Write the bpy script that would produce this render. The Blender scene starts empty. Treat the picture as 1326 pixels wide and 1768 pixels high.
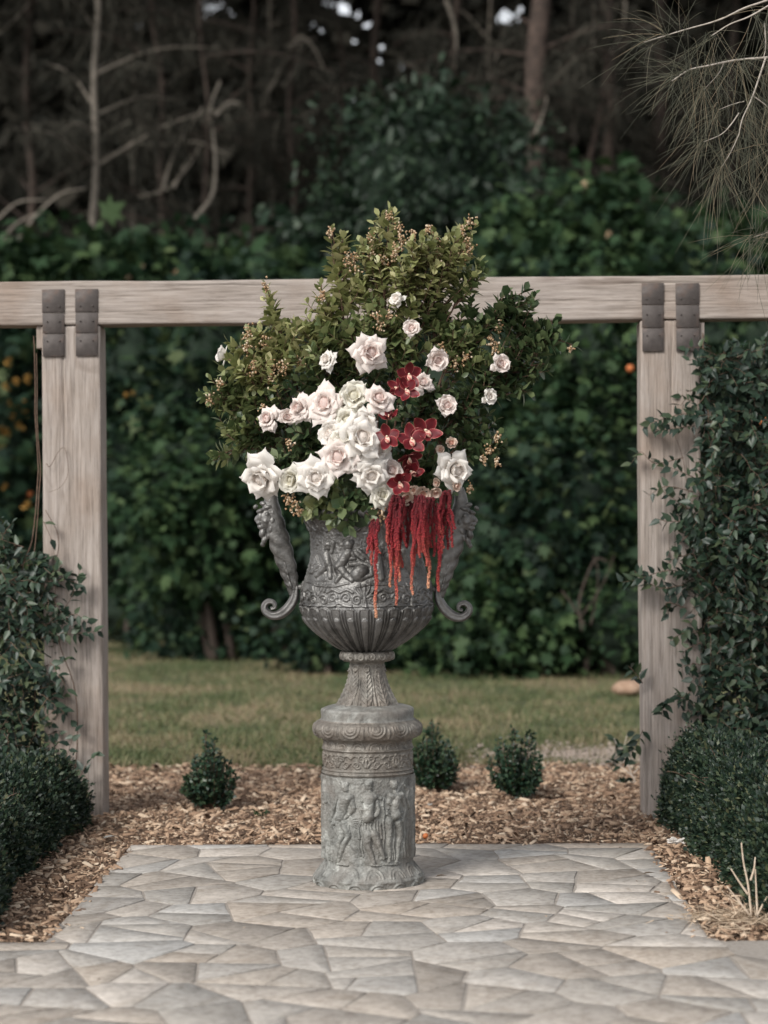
import bpy, math, random
import numpy as np
from mathutils import Vector, Matrix, Euler

# ------------------------------------------------------------------ camera, sky, sun, exposure
scene = bpy.context.scene
COL = scene.collection
R = math.radians
FPX = 3929.0                      # focal length in pixels of the 1326x1768 photograph
CAM_H = 1.5
YAW, PITCH, ROLL = R(1.34), R(0.20), R(-0.40)

cam_data = bpy.data.cameras.new("camera")
cam_data.sensor_fit = 'VERTICAL'
cam_data.sensor_height = 36.0
cam_data.sensor_width = 27.0
cam_data.lens = 80.0
cam_data.clip_start = 0.1
cam_data.clip_end = 2000.0
cam = bpy.data.objects.new("camera", cam_data)
COL.objects.link(cam)
CAM_ROT = Matrix.Rotation(YAW, 3, 'Z') @ Matrix.Rotation(math.pi / 2 - PITCH, 3, 'X') @ Matrix.Rotation(ROLL, 3, 'Z')
cam.matrix_world = Matrix.Translation((0, 0, CAM_H)) @ CAM_ROT.to_4x4()
scene.camera = cam
cam_data.dof.use_dof = True
cam_data.dof.focus_distance = 9.25
cam_data.dof.aperture_fstop = 1.9
cam_data.dof.aperture_blades = 0

SUN_AZ, SUN_EL = R(-146), R(38)    # soft light from the camera's left
world = bpy.data.worlds.new("World")
scene.world = world
world.use_nodes = True
wn = world.node_tree
bg = wn.nodes["Background"]
sky = wn.nodes.new("ShaderNodeTexSky")
sky.sky_type = 'NISHITA'
sky.sun_disc = False
sky.sun_elevation = SUN_EL
sky.sun_rotation = SUN_AZ
sky.air_density = 1.0
sky.dust_density = 1.0
sky.ozone_density = 1.0
hsv = wn.nodes.new("ShaderNodeHueSaturation")     # overcast: the blue is washed out of the sky
hsv.inputs["Saturation"].default_value = 0.18
wn.links.new(sky.outputs[0], hsv.inputs["Color"])
wn.links.new(hsv.outputs[0], bg.inputs["Color"])
bg.inputs["Strength"].default_value = 0.085

sun_data = bpy.data.lights.new("sun", 'SUN')
sun_data.energy = 1.5
sun_data.angle = R(22)
sun_data.color = (1.0, 0.965, 0.90)
sun = bpy.data.objects.new("sun", sun_data)
COL.objects.link(sun)
sun_dir = Vector((math.sin(SUN_AZ) * math.cos(SUN_EL), math.cos(SUN_AZ) * math.cos(SUN_EL), math.sin(SUN_EL)))
sun.rotation_euler = sun_dir.to_track_quat('Z', 'Y').to_euler()
sun.location = (-6, -6, 14)

vs = scene.view_settings
vs.view_transform = 'Standard'
vs.look = 'None'
vs.gamma = 1.0
vs.use_curve_mapping = False
vs.exposure = 1.2
scene.render.engine = 'CYCLES'
scene.cycles.use_denoising = True
scene.cycles.max_bounces = 6
scene.cycles.diffuse_bounces = 5
scene.cycles.glossy_bounces = 2
scene.cycles.transmission_bounces = 3
scene.cycles.transparent_max_bounces = 4

rng = np.random.default_rng(7)

# ------------------------------------------------------------------ measuring helpers
_CR = np.array(CAM_ROT)

def ray(px, py):
    v = _CR @ np.array([(px - 663.0) / FPX, -(py - 884.0) / FPX, -1.0])
    return v

def at(px, py, Y):
    """World point seen at a pixel of the photograph, on the vertical plane y = Y."""
    v = ray(px, py)
    return np.array([0, 0, CAM_H]) + v * (Y / v[1])

def on_ground(px, py, z=0.0):
    v = ray(px, py)
    return np.array([0, 0, CAM_H]) + v * ((z - CAM_H) / v[2])

# ------------------------------------------------------------------ mesh helpers
def make_mesh(name, V, F, smooth=False, attrs=None):
    V = np.asarray(V, dtype=np.float32).reshape(-1, 3)
    if isinstance(F, np.ndarray):
        F = [F]
    F = [np.asarray(f, dtype=np.int32) for f in F if len(f)]
    me = bpy.data.meshes.new(name)
    me.vertices.add(len(V))
    me.vertices.foreach_set("co", V.ravel())
    loops = np.concatenate([f.ravel() for f in F])
    me.loops.add(len(loops))
    me.loops.foreach_set("vertex_index", loops)
    starts = []
    off = 0
    for f in F:
        starts.append(off + np.arange(len(f)) * f.shape[1])
        off += f.size
    starts = np.concatenate(starts).astype(np.int32)
    me.polygons.add(len(starts))
    me.polygons.foreach_set("loop_start", starts)
    if smooth:
        me.polygons.foreach_set("use_smooth", np.ones(len(starts), dtype=bool))
    me.update(calc_edges=True)
    if attrs:
        for k, a in attrs.items():
            at_ = me.attributes.new(k, 'FLOAT', 'POINT')
            at_.data.foreach_set("value", np.asarray(a, dtype=np.float32))
    return me

def link(name, me, mat=None, parent=None):
    o = bpy.data.objects.new(name, me)
    COL.objects.link(o)
    if me is not None and mat is not None and len(me.materials) == 0:
        me.materials.append(mat)
    if parent is not None:
        o.parent = parent
    return o

def tag(o, label=None, cat=None, group=None, kind=None):
    if label: o["label"] = label
    if cat: o["category"] = cat
    if group: o["group"] = group
    if kind: o["kind"] = kind
    return o

def thing(name, loc, label, cat, group=None):
    o = bpy.data.objects.new(name, None)
    o.empty_display_size = 0.1
    COL.objects.link(o)
    o.location = tuple(float(c) for c in loc)
    return tag(o, label, cat, group)

def part(name, V, F, mat, root, smooth=False, kind=None, attrs=None, label=None):
    """A part given in world coordinates under a thing whose Empty has only a location."""
    off = np.zeros(3)
    p = root
    while p is not None:
        off += np.array(p.location)
        p = p.parent
    me = make_mesh(name, np.asarray(V) - off, F, smooth, attrs)
    o = link(name, me, mat, root)
    if kind: o["kind"] = kind
    if label: o["label"] = label
    return o

class Acc:
    """Collects pieces of one mesh."""
    def __init__(self):
        self.V, self.F3, self.F4, self.n, self.A = [], [], [], 0, []
    def add(self, V, F, a=None):
        V = np.asarray(V, dtype=float).reshape(-1, 3)
        if isinstance(F, np.ndarray): F = [F]
        for f in F:
            f = np.asarray(f, dtype=np.int64)
            if not len(f): continue
            (self.F3 if f.shape[1] == 3 else self.F4).append(f + self.n)
        self.V.append(V)
        self.A.append(np.full(len(V), 0.0) if a is None else np.broadcast_to(np.asarray(a, float), (len(V),)))
        self.n += len(V)
    def get(self):
        F = []
        if self.F3: F.append(np.concatenate(self.F3))
        if self.F4: F.append(np.concatenate(self.F4))
        return np.concatenate(self.V), F
    def attr(self):
        return np.concatenate(self.A)

def norm(v):
    v = np.asarray(v, float)
    return v / np.maximum(np.linalg.norm(v, axis=-1, keepdims=True), 1e-9)

def tube(pts, rad, sides=6, cap=True):
    pts = np.asarray(pts, float)
    n = len(pts)
    rad = np.broadcast_to(np.asarray(rad, float), (n,))
    T = norm(np.gradient(pts, axis=0))
    up = np.array([0.0, 0.0, 1.0]) if abs(T[0][2]) < 0.9 else np.array([1.0, 0.0, 0.0])
    N = np.zeros_like(pts)
    x = norm(np.cross(T[0], up))
    for i in range(n):
        x = norm(x - T[i] * np.dot(x, T[i]))
        N[i] = x
    B = np.cross(T, N)
    a = np.arange(sides) * 2 * np.pi / sides
    V = pts[:, None, :] + rad[:, None, None] * (np.cos(a)[None, :, None] * N[:, None, :] + np.sin(a)[None, :, None] * B[:, None, :])
    V = V.reshape(-1, 3)
    i = np.arange(n - 1)[:, None] * sides
    j = np.arange(sides)[None, :]
    k = (j + 1) % sides
    Q = np.stack([i + j, i + k, i + sides + k, i + sides + j], -1).reshape(-1, 4)
    F = [Q]
    if cap:
        V = np.concatenate([V, pts[:1], pts[-1:]])
        c0, c1 = n * sides, n * sides + 1
        jj = np.arange(sides); kk = (jj + 1) % sides
        F.append(np.concatenate([np.stack([np.full(sides, c0), kk, jj], -1),
                                 np.stack([np.full(sides, c1), (n - 1) * sides + jj, (n - 1) * sides + kk], -1)]))
    return V, F

def smooth_path(pts, n):
    """Catmull-Rom through the points."""
    P = np.asarray(pts, float)
    if len(P) == 2:
        t = np.linspace(0, 1, n)[:, None]
        return P[0] * (1 - t) + P[1] * t
    Q = np.concatenate([[2 * P[0] - P[1]], P, [2 * P[-1] - P[-2]]])
    u = np.linspace(0, len(P) - 1 - 1e-6, n)
    i = u.astype(int); t = (u - i)[:, None]
    p0, p1, p2, p3 = Q[i], Q[i + 1], Q[i + 2], Q[i + 3]
    return 0.5 * (2 * p1 + (p2 - p0) * t + (2 * p0 - 5 * p1 + 4 * p2 - p3) * t ** 2 + (3 * p1 - p0 - 3 * p2 + p3) * t ** 3)

def scatter(acc, tv, tf, pos, axis, nor, size, width=None):
    """Copies of a leaf template (tip along +y, face normal +z) at pos."""
    pos = np.asarray(pos, float); N = len(pos)
    if N == 0: return
    y = norm(axis)
    x = norm(np.cross(y, nor))
    z = np.cross(x, y)
    s = np.broadcast_to(np.asarray(size, float), (N,))[:, None, None]
    w = s if width is None else np.broadcast_to(np.asarray(width, float), (N,))[:, None, None]
    V = (x[:, None, :] * tv[None, :, 0:1] * w + y[:, None, :] * tv[None, :, 1:2] * s + z[:, None, :] * tv[None, :, 2:3] * s) + pos[:, None, :]
    k = len(tv)
    F = []
    for f in tf:
        F.append((f[None] + (np.arange(N) * k)[:, None, None]).reshape(-1, f.shape[1]))
    acc.add(V.reshape(-1, 3), F)

def rand_dirs(n, g=None):
    g = g or rng
    return norm(g.normal(size=(n, 3)))

def vnoise(P, freq, seed=0):
    P = np.asarray(P, float) * freq + seed * 17.31
    i = np.floor(P).astype(np.int64)
    f = P - i
    f = f * f * (3 - 2 * f)
    def h(a, b, c):
        v = (a * 73856093) ^ (b * 19349663) ^ (c * 83492791)
        v = (v ^ (v >> 13)) * 1274126177
        return ((v ^ (v >> 16)) & 0xffff) / 32767.5 - 1.0
    out = 0
    for dx in (0, 1):
        for dy in (0, 1):
            for dz in (0, 1):
                w = (f[..., 0] if dx else 1 - f[..., 0]) * (f[..., 1] if dy else 1 - f[..., 1]) * (f[..., 2] if dz else 1 - f[..., 2])
                out = out + w * h(i[..., 0] + dx, i[..., 1] + dy, i[..., 2] + dz)
    return out

def fbm(P, freq, seed=0, oct=3):
    s, a = 0, 1.0
    for o in range(oct):
        s = s + a * vnoise(P, freq * 2 ** o, seed + o)
        a *= 0.5
    return s

# leaf templates
def T_(v, f):
    return np.array(v, float), [np.array(f, int)]
LEAF_OVAL = T_([(0, 0, 0), (-.19, .33, .05), (0, .3, -.015), (.19, .33, .05), (-.22, .66, .04), (0, .64, -.03), (.22, .66, .04), (0, 1, -.07)],
               [(0, 2, 1), (0, 3, 2), (1, 2, 5), (1, 5, 4), (2, 3, 6), (2, 6, 5), (4, 5, 7), (5, 6, 7)])
LEAF_POINT = T_([(0, 0, 0), (-.22, .28, .06), (0, .3, -.01), (.22, .28, .06), (-.17, .6, .05), (0, .62, -.03), (.17, .6, .05), (0, 1.02, -.10)],
                [(0, 2, 1), (0, 3, 2), (1, 2, 5), (1, 5, 4), (2, 3, 6), (2, 6, 5), (4, 5, 7), (5, 6, 7)])
LEAF_TINY = T_([(0, 0, 0), (-.28, .5, .07), (.28, .5, .07), (0, 1, 0)], [(0, 2, 1), (1, 2, 3)])
LEAF_LOBED = T_([(0, .38, -.02), (0, 0, 0), (.2, .16, .02), (.52, .2, -.08), (.3, .42, .03), (.5, .72, -.08), (.2, .64, .03), (0, 1.05, -.12),
                 (-.2, .64, .03), (-.5, .72, -.08), (-.3, .42, .03), (-.52, .2, -.08), (-.2, .16, .02)],
                [(0, i, i + 1) for i in range(1, 12)] + [(0, 12, 1)])
BLADE = T_([(-.5, 0, 0), (.5, 0, 0), (0, 1, .18)], [(0, 1, 2)])
OCTA = T_([(0, 0, 0), (.5, .5, 0), (0, .5, .5), (-.5, .5, 0), (0, .5, -.5), (0, 1, 0)],
          [(0, 1, 2), (0, 2, 3), (0, 3, 4), (0, 4, 1), (5, 2, 1), (5, 3, 2), (5, 4, 3), (5, 1, 4)])

# ------------------------------------------------------------------ material helpers
def new_mat(name):
    m = bpy.data.materials.new(name)
    m.use_nodes = True
    nt = m.node_tree
    b = nt.nodes["Principled BSDF"]
    return m, nt, b

def N(nt, t, **kw):
    n = nt.nodes.new(t)
    for k, v in kw.items():
        setattr(n, k, v)
    return n

def ramp(nt, fac, stops):
    r = N(nt, "ShaderNodeValToRGB")
    el = r.color_ramp.elements
    while len(el) < len(stops): el.new(0.5)
    for e, (p, c) in zip(el, stops):
        e.position = p
        e.color = (*c, 1) if len(c) == 3 else c
    if fac is not None: nt.links.new(fac, r.inputs[0])
    return r.outputs[0]

def noise(nt, scale, detail=4, rough=.55, vec=None, stretch=None, dist=0.0, coord="Object"):
    tc = N(nt, "ShaderNodeTexCoord")
    v = tc.outputs[coord] if vec is None else vec
    if stretch:
        mp = N(nt, "ShaderNodeMapping")
        mp.inputs["Scale"].default_value = stretch
        nt.links.new(v, mp.inputs[0]); v = mp.outputs[0]
    n = N(nt, "ShaderNodeTexNoise")
    n.inputs["Scale"].default_value = scale
    n.inputs["Detail"].default_value = detail
    n.inputs["Roughness"].default_value = rough
    n.inputs["Distortion"].default_value = dist
    nt.links.new(v, n.inputs["Vector"])
    return n.outputs["Fac"]

def mix(nt, a, b, fac, mode='MIX'):
    m = N(nt, "ShaderNodeMix", data_type='RGBA', blend_type=mode)
    for sock, val in ((m.inputs[0], fac), (m.inputs[6], a), (m.inputs[7], b)):
        if isinstance(val, (int, float)): sock.default_value = val
        elif isinstance(val, tuple): sock.default_value = (*val, 1)
        else: nt.links.new(val, sock)
    return m.outputs[2]

def bump(nt, b, h, strength=.4, dist=.01):
    bp = N(nt, "ShaderNodeBump")
    bp.inputs["Strength"].default_value = strength
    bp.inputs["Distance"].default_value = dist
    nt.links.new(h, bp.inputs["Height"])
    nt.links.new(bp.outputs[0], b.inputs["Normal"])

def leaf_mat(name, stops, rough=.5, trans=.22, spec=.35):
    m, nt, b = new_mat(name)
    g = N(nt, "ShaderNodeNewGeometry")
    c = ramp(nt, g.outputs["Random Per Island"], stops)
    nt.links.new(c, b.inputs["Base Color"])
    b.inputs["Roughness"].default_value = rough
    b.inputs["Specular IOR Level"].default_value = spec
    if trans:
        t = N(nt, "ShaderNodeBsdfTranslucent")
        nt.links.new(c, t.inputs[0])
        mx = N(nt, "ShaderNodeMixShader")
        mx.inputs[0].default_value = trans
        nt.links.new(b.outputs[0], mx.inputs[1]); nt.links.new(t.outputs[0], mx.inputs[2])
        nt.links.new(mx.outputs[0], nt.nodes["Material Output"].inputs[0])
    return m

def plain(name, col, rough=.7, var=.0, scale=20, col2=None, bmp=0, spec=.3, coord="Object"):
    m, nt, b = new_mat(name)
    if col2:
        n = noise(nt, scale, 5, .6, coord=coord)
        c = ramp(nt, n, [(.35, col), (.65, col2)])
        nt.links.new(c, b.inputs["Base Color"])
        if bmp: bump(nt, b, n, .5, bmp)
    else:
        b.inputs["Base Color"].default_value = (*col, 1)
    b.inputs["Roughness"].default_value = rough
    b.inputs["Specular IOR Level"].default_value = spec
    return m

M = {}
M['leaf_olive'] = leaf_mat('olive_leaf', [(0, (.11, .13, .046)), (.3, (.235, .255, .10)), (.7, (.36, .365, .165)), (1, (.48, .45, .24))], .40, .32, .45)
M['leaf_mid'] = leaf_mat('mid_leaf', [(0, (.055, .085, .032)), (.5, (.155, .19, .078)), (1, (.29, .31, .14))], .40, .3, .45)
M['leaf_deep'] = leaf_mat('deep_leaf', [(0, (.026, .048, .021)), (.5, (.060, .090, .038)), (1, (.12, .15, .068))], .38)
M['leaf_vine'] = leaf_mat('vine_leaf', [(0, (.011, .024, .016)), (.5, (.022, .042, .026)), (.85, (.038, .062, .034)), (1, (.07, .09, .046))], .42, .12, .38)
M['leaf_box'] = leaf_mat('box_leaf', [(0, (.008, .018, .013)), (.55, (.020, .038, .023)), (.9, (.045, .068, .036)), (1, (.11, .115, .06))], .45, .12)
M['leaf_shrublet'] = leaf_mat('shrublet_leaf', [(0, (.012, .032, .020)), (.6, (.026, .056, .030)), (1, (.06, .09, .045))], .38, .12, .45)
M['leaf_hedge'] = leaf_mat('hedge_leaf', [(0, (.006, .015, .010)), (.45, (.011, .027, .015)), (.8, (.025, .052, .024)), (1, (.075, .10, .040))], .6, .15, .2)
M['leaf_hedge_light'] = leaf_mat('light_hedge_leaf', [(0, (.011, .026, .013)), (.55, (.024, .052, .021)), (1, (.062, .098, .038))], .6, .15, .2)
M['leaf_ivy'] = leaf_mat('ivy_leaf', [(0, (.008, .018, .010)), (.6, (.016, .034, .018)), (1, (.035, .058, .03))], .5, .12)
M['leaf_wood'] = leaf_mat('woodland_leaf', [(0, (.010, .011, .009)), (.6, (.021, .021, .017)), (1, (.048, .043, .034))], .8, .1, .1)
M['needle_far'] = leaf_mat('far_needle', [(0, (.018, .019, .015)), (1, (.060, .055, .044))], .8, .1, .1)
M['needle'] = leaf_mat('she_oak_needle', [(0, (.055, .060, .040)), (.7, (.12, .118, .08)), (1, (.26, .20, .13))], .6, .1)
M['stem'] = plain('branch_bark', (.075, .040, .028), .7, col2=(.13, .075, .05), scale=40)
M['vine_stem'] = plain('vine_bark', (.09, .055, .04), .8, col2=(.16, .11, .08), scale=60)
M['limb'] = plain('pale_limb_bark', (.28, .245, .21), .8, col2=(.45, .40, .35), scale=60)
M['bark_dark'] = plain('dark_bark', (.035, .026, .021), .9, col2=(.075, .055, .045), scale=8, bmp=.02)
M['bark_red'] = plain('reddish_bark', (.032, .024, .020), .9, col2=(.085, .060, .049), scale=7, bmp=.03)
M['bark_pale'] = plain('pale_bark', (.10, .088, .072), .9, col2=(.18, .155, .13), scale=7, bmp=.02)
M['dead_wood'] = plain('dead_wood', (.15, .13, .108), .9, col2=(.25, .22, .185), scale=10)
M['core'] = plain('inner_shade_core', (.008, .016, .010), .9, col2=(.018, .032, .018), scale=9, bmp=.05)  # dark colour stands in for shade inside hedges and shrubs

# ------------------------------------------------------------------ ground, lawn, mulch bed, paving
def sheet(name, x0, x1, y0, y1, z, mat, nx=2, ny=2, amp=0, seed=0, label=None):
    X, Y = np.meshgrid(np.linspace(x0, x1, nx), np.linspace(y0, y1, ny))
    P = np.stack([X, Y, np.zeros_like(X)], -1).reshape(-1, 3)
    P[:, 2] = z + (amp * fbm(P, 2.2, seed, 3) if amp else 0)
    i = (np.arange(ny - 1)[:, None] * nx + np.arange(nx - 1)[None, :]).ravel()
    F = np.stack([i, i + 1, i + nx + 1, i + nx], -1)
    o = link(name, make_mesh(name, P, F, True), mat)
    o["kind"] = "structure"
    return o

m, nt, b = new_mat('earth')
nt.links.new(ramp(nt, noise(nt, .6, 6, .65), [(.3, (.030, .024, .017)), (.7, (.07, .055, .038))]), b.inputs["Base Color"])
b.inputs["Roughness"].default_value = .95
sheet('ground', -600, 600, -200, 1200, -0.04, m)

m, nt, b = new_mat('lawn_turf')
n1 = noise(nt, 1.1, 5, .6, stretch=(1, .55, 1))
n2 = noise(nt, 16, 4, .7)
c1 = ramp(nt, n1, [(.32, (.045, .060, .020)), (.46, (.085, .095, .038)), (.57, (.140, .122, .062)), (.68, (.21, .155, .095))])
c2 = ramp(nt, n2, [(.3, (.45, .45, .45)), (.7, (1.25, 1.25, 1.2))])
nt.links.new(mix(nt, c1, c2, 1.0, 'MULTIPLY'), b.inputs["Base Color"])
b.inputs["Roughness"].default_value = .95
bump(nt, b, n2, .7, .03)
MULCH_BACK = float(on_ground(660, 1321)[1])
sheet('lawn', -14, 14, MULCH_BACK - .15, 34, -0.012, m, 60, 60, .012, 3)

m, nt, b = new_mat('mulch_bed_soil')
n2 = noise(nt, 45, 5, .7, dist=.8)
nt.links.new(ramp(nt, n2, [(.3, (.075, .042, .025)), (.5, (.17, .105, .066)), (.7, (.30, .20, .135))]), b.inputs["Base Color"])
b.inputs["Roughness"].default_value = .95
bump(nt, b, n2, 1.0, .02)
sheet('mulch_bed', -9, 9, 5.0, MULCH_BACK, -0.016, m, 90, 60, .010, 5)

# paving outline: a narrow court behind, a wide strip in front
bl, br = on_ground(228, 1459), on_ground(1122, 1455)
fl, fr = on_ground(70, 1632), on_ground(1221, 1616)
X_L, X_R = (bl[0] + fl[0]) / 2, (br[0] + fr[0]) / 2
Y_BACK, Y_JOIN = (bl[1] + br[1]) / 2, (fl[1] + fr[1]) / 2
Y_FRONT = 5.2
XW = 2.4

def clip_poly(poly, n, d):
    """keep the side n.p <= d"""
    out = []
    for i in range(len(poly)):
        p, q = poly[i], poly[(i + 1) % len(poly)]
        a, c = p @ n - d, q @ n - d
        if a <= 0: out.append(p)
        if (a < 0 < c) or (c < 0 < a):
            out.append(p + (q - p) * (a / (a - c)))
    return out

def build_flagstones():
    g = np.random.default_rng(21)
    AX = .86                       # stones lie a little longer away from the camera
    pts = []
    tries = 0
    while tries < 9000:
        tries += 1
        p = np.array([g.uniform(-XW, XW), g.uniform(Y_FRONT, Y_BACK + .25)])
        if p[1] > Y_JOIN - .1 and not (X_L - .2 < p[0] < X_R + .2): continue
        q = p * np.array([1, AX])
        rmin = g.uniform(.20, .38)
        if all(np.hypot(*(q - o[0])) > (rmin + o[1]) * .5 for o in pts):
            pts.append((q, rmin))
    Q = np.array([p[0] for p in pts]); Wt = np.array([p[1] for p in pts]) ** 2 * .75
    cells = []
    for i in range(len(Q)):
        poly = [np.array(v, float) for v in ((-4, 3), (4, 3), (4, 9), (-4, 9))]
        dd = np.hypot(*(Q - Q[i]).T)
        for j in np.argsort(dd)[1:26]:
            nn = Q[j] - Q[i]
            d = ((Q[j] @ Q[j] - Wt[j]) - (Q[i] @ Q[i] - Wt[i])) / 2
            poly = clip_poly(poly, nn, d)
            if len(poly) < 3: break
        if len(poly) < 3: continue
        poly = [v / np.array([1, AX]) for v in poly]
        c = np.mean(poly, axis=0)
        poly = clip_poly(poly, np.array([0, 1.]), Y_BACK + g.uniform(-.012, .008))
        poly = clip_poly(poly, np.array([0, -1.]), -Y_FRONT)
        if len(poly) < 3: continue
        if c[1] > Y_JOIN - .02:
            poly = clip_poly(poly, np.array([1., 0]), X_R + g.uniform(-.01, .012))
            if len(poly) > 2: poly = clip_poly(poly, np.array([-1., 0]), -X_L + g.uniform(-.01, .012))
        elif c[0] < X_L or c[0] > X_R:
            poly = clip_poly(poly, np.array([0, 1.]), Y_JOIN + g.uniform(-.01, .01))
        if len(poly) < 3: continue
        cells.append(poly)
    out = []
    while cells:
        poly = np.array(cells.pop())
        x, y = poly[:, 0], poly[:, 1]
        area = .5 * abs(np.sum(x * np.roll(y, -1) - np.roll(x, -1) * y))
        if area < g.uniform(.045, .13):
            out.append(list(poly)); continue
        c = poly.mean(0)
        q = poly - c
        w, v = np.linalg.eigh(q.T @ q)
        ang = math.atan2(v[1, 1], v[0, 1]) + g.normal(0, .45)
        nn = np.array([math.cos(ang), math.sin(ang)])
        d = nn @ c + g.normal(0, .12) * math.sqrt(area)
        a = clip_poly([p for p in poly], nn, d); b_ = clip_poly([p for p in poly], -nn, -d)
        if len(a) < 3 or len(b_) < 3:
            out.append(list(poly)); continue
        cells += [a, b_]
    return out

def inset(poly, d):
    P = list(poly)
    c = np.mean(P, axis=0)
    out = P
    for i in range(len(P)):
        e = P[(i + 1) % len(P)] - P[i]
        L = np.hypot(*e)
        if L < 1e-6: continue
        n = np.array([e[1], -e[0]]) / L
        if n @ (c - P[i]) > 0: n = -n
        out = clip_poly(out, n, n @ P[i] - d)
        if len(out) < 3: return None
    return out

m, nt, b = new_mat('mortar')
n2 = noise(nt, 60, 5, .7)
nt.links.new(ramp(nt, n2, [(.3, (.22, .195, .17)), (.7, (.36, .322, .288))]), b.inputs["Base Color"])
b.inputs["Roughness"].default_value = .95
bump(nt, b, n2, .6, .006)
V = np.array([[X_L, Y_JOIN, -.0035], [X_R, Y_JOIN, -.0035], [X_R, Y_BACK, -.0035], [X_L, Y_BACK, -.0035],
              [-XW, Y_FRONT, -.0035], [XW, Y_FRONT, -.0035], [XW, Y_JOIN, -.0035], [-XW, Y_JOIN, -.0035]])
patio = link('patio', make_mesh('patio', V, [np.array([[0, 1, 2, 3], [4, 5, 6, 7]])]), m)
patio["kind"] = "structure"

m, nt, b = new_mat('flagstone')
oi = N(nt, "ShaderNodeObjectInfo")
base = ramp(nt, oi.outputs["Random"], [(0, (.285, .255, .226)), (.18, (.41, .362, .316)), (.36, (.32, .302, .28)), (.5, (.49, .445, .402)),
                                       (.66, (.335, .30, .266)), (.8, (.41, .398, .382)), (.92, (.40, .342, .288)), (1, (.33, .322, .312))])
tc = N(nt, "ShaderNodeTexCoord")
vadd = N(nt, "ShaderNodeVectorMath", operation='ADD')
vmul = N(nt, "ShaderNodeVectorMath", operation='SCALE')
cmb = N(nt, "ShaderNodeCombineXYZ")
for k in range(3): nt.links.new(oi.outputs["Random"], cmb.inputs[k])
nt.links.new(cmb.outputs[0], vmul.inputs[0]); vmul.inputs["Scale"].default_value = 37
nt.links.new(tc.outputs["Object"], vadd.inputs[0]); nt.links.new(vmul.outputs[0], vadd.inputs[1])
na = noise(nt, 7, 6, .65, vec=vadd.outputs[0], stretch=(1, .6, 1), dist=1.2)
nb = noise(nt, 34, 6, .7, vec=vadd.outputs[0])
c = mix(nt, base, ramp(nt, na, [(.28, (.80, .77, .73)), (.5, (1, 1, 1)), (.72, (1.16, 1.15, 1.13))]), 1.0, 'MULTIPLY')
c = mix(nt, c, ramp(nt, nb, [(.3, (.60, .58, .56)), (.55, (1.06, 1.06, 1.06)), (.72, (1.2, 1.2, 1.2))]), .9, 'MULTIPLY')
stain = noise(nt, 2.3, 5, .7, coord="Generated")
nt.links.new(c, b.inputs["Base Color"])
b.inputs["Roughness"].default_value = .75
b.inputs["Specular IOR Level"].default_value = .3
bump(nt, b, nb, .9, .006)
M['flag'] = m

gs = np.random.default_rng(5)
for poly in build_flagstones():
    P = inset(poly, gs.uniform(.0025, .006))
    if P is None: continue
    P = np.array(P)
    keep = [i for i in range(len(P)) if np.hypot(*(P[i] - P[i - 1])) > .012]
    P = P[keep]
    if len(P) < 3: continue
    area = .5 * abs(np.sum(P[:, 0] * np.roll(P[:, 1], -1) - np.roll(P[:, 0], -1) * P[:, 1]))
    if area < .002: continue
    c = P.mean(0)
    k = len(P)
    tilt = gs.normal(0, .0016, 2)
    dz = gs.uniform(-.0010, .0010)
    # break long straight sides a little so that the edges read as split stone
    E = []
    for i in range(k):
        p, q = P[i], P[(i + 1) % k]
        E.append(p)
        if np.hypot(*(q - p)) > .12:
            mid = p + (q - p) * gs.uniform(.35, .65)
            E.append(mid + (c - mid) * gs.uniform(.0, .045))
    P = np.array(E); k = len(P)
    T = P + (c - P) * (.0018 / np.maximum(np.hypot(*(P - c).T), .05))[:, None]
    zt = dz + (T - c) @ tilt
    V = np.concatenate([np.c_[T - c, zt], np.c_[P - c, zt - .0012], np.c_[P - c, np.full(k, -.03)], [[0, 0, dz]]])
    i = np.arange(k); j = (i + 1) % k
    F = [np.stack([np.full(k, 3 * k), i, j], -1),
         np.concatenate([np.stack([i, k + i, k + j, j], -1), np.stack([k + i, 2 * k + i, 2 * k + j, k + j], -1)])]
    if np.sum(P[:, 0] * np.roll(P[:, 1], -1) - np.roll(P[:, 0], -1) * P[:, 1]) < 0:
        F = [f[:, ::-1] for f in F]
    o = link('flagstone', make_mesh('flagstone', V, F), M['flag'], patio)
    o.location = (c[0], c[1], 0)

def in_paving(P, grow=0.0):
    a = (P[:, 0] > X_L - grow) & (P[:, 0] < X_R + grow) & (P[:, 1] < Y_BACK + grow)
    return a | (P[:, 1] < Y_JOIN + grow)

# mulch: thousands of wood chips
m, nt, b = new_mat('wood_chip')
g_ = N(nt, "ShaderNodeNewGeometry")
nt.links.new(ramp(nt, g_.outputs["Random Per Island"], [(0, (.06, .036, .023)), (.2, (.145, .086, .053)), (.5, (.29, .185, .12)), (.8, (.45, .315, .215)), (1, (.60, .48, .36))]), b.inputs["Base Color"])
b.inputs["Roughness"].default_value = .85
CH = T_([(-.5, -.5, 0), (.5, -.5, 0), (.42, .5, .0), (-.36, .5, 0), (-.42, -.42, .16), (.44, -.46, .12), (.34, .44, .2), (-.3, .48, .13)],
        [(4, 5, 6), (4, 6, 7), (0, 1, 5), (0, 5, 4), (1, 2, 6), (1, 6, 5), (2, 3, 7), (2, 7, 6), (3, 0, 4), (3, 4, 7)])
g = np.random.default_rng(3)
n = 130000
P = np.c_[g.uniform(-2.9, 2.9, n), g.uniform(6.6, MULCH_BACK + .25, n), np.zeros(n)]
edge = MULCH_BACK + .10 * vnoise(np.c_[P[:, 0], P[:, 0] * 0, P[:, 0] * 0], 2.5, 2) + g.normal(0, .05, n)
lim = .315 * P[:, 1] * .55 + .35
P = P[(~in_paving(P, g.normal(-.012, .012, n))) & (P[:, 1] < edge) & (np.abs(P[:, 0] + .02 * P[:, 1]) < lim)]
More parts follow.
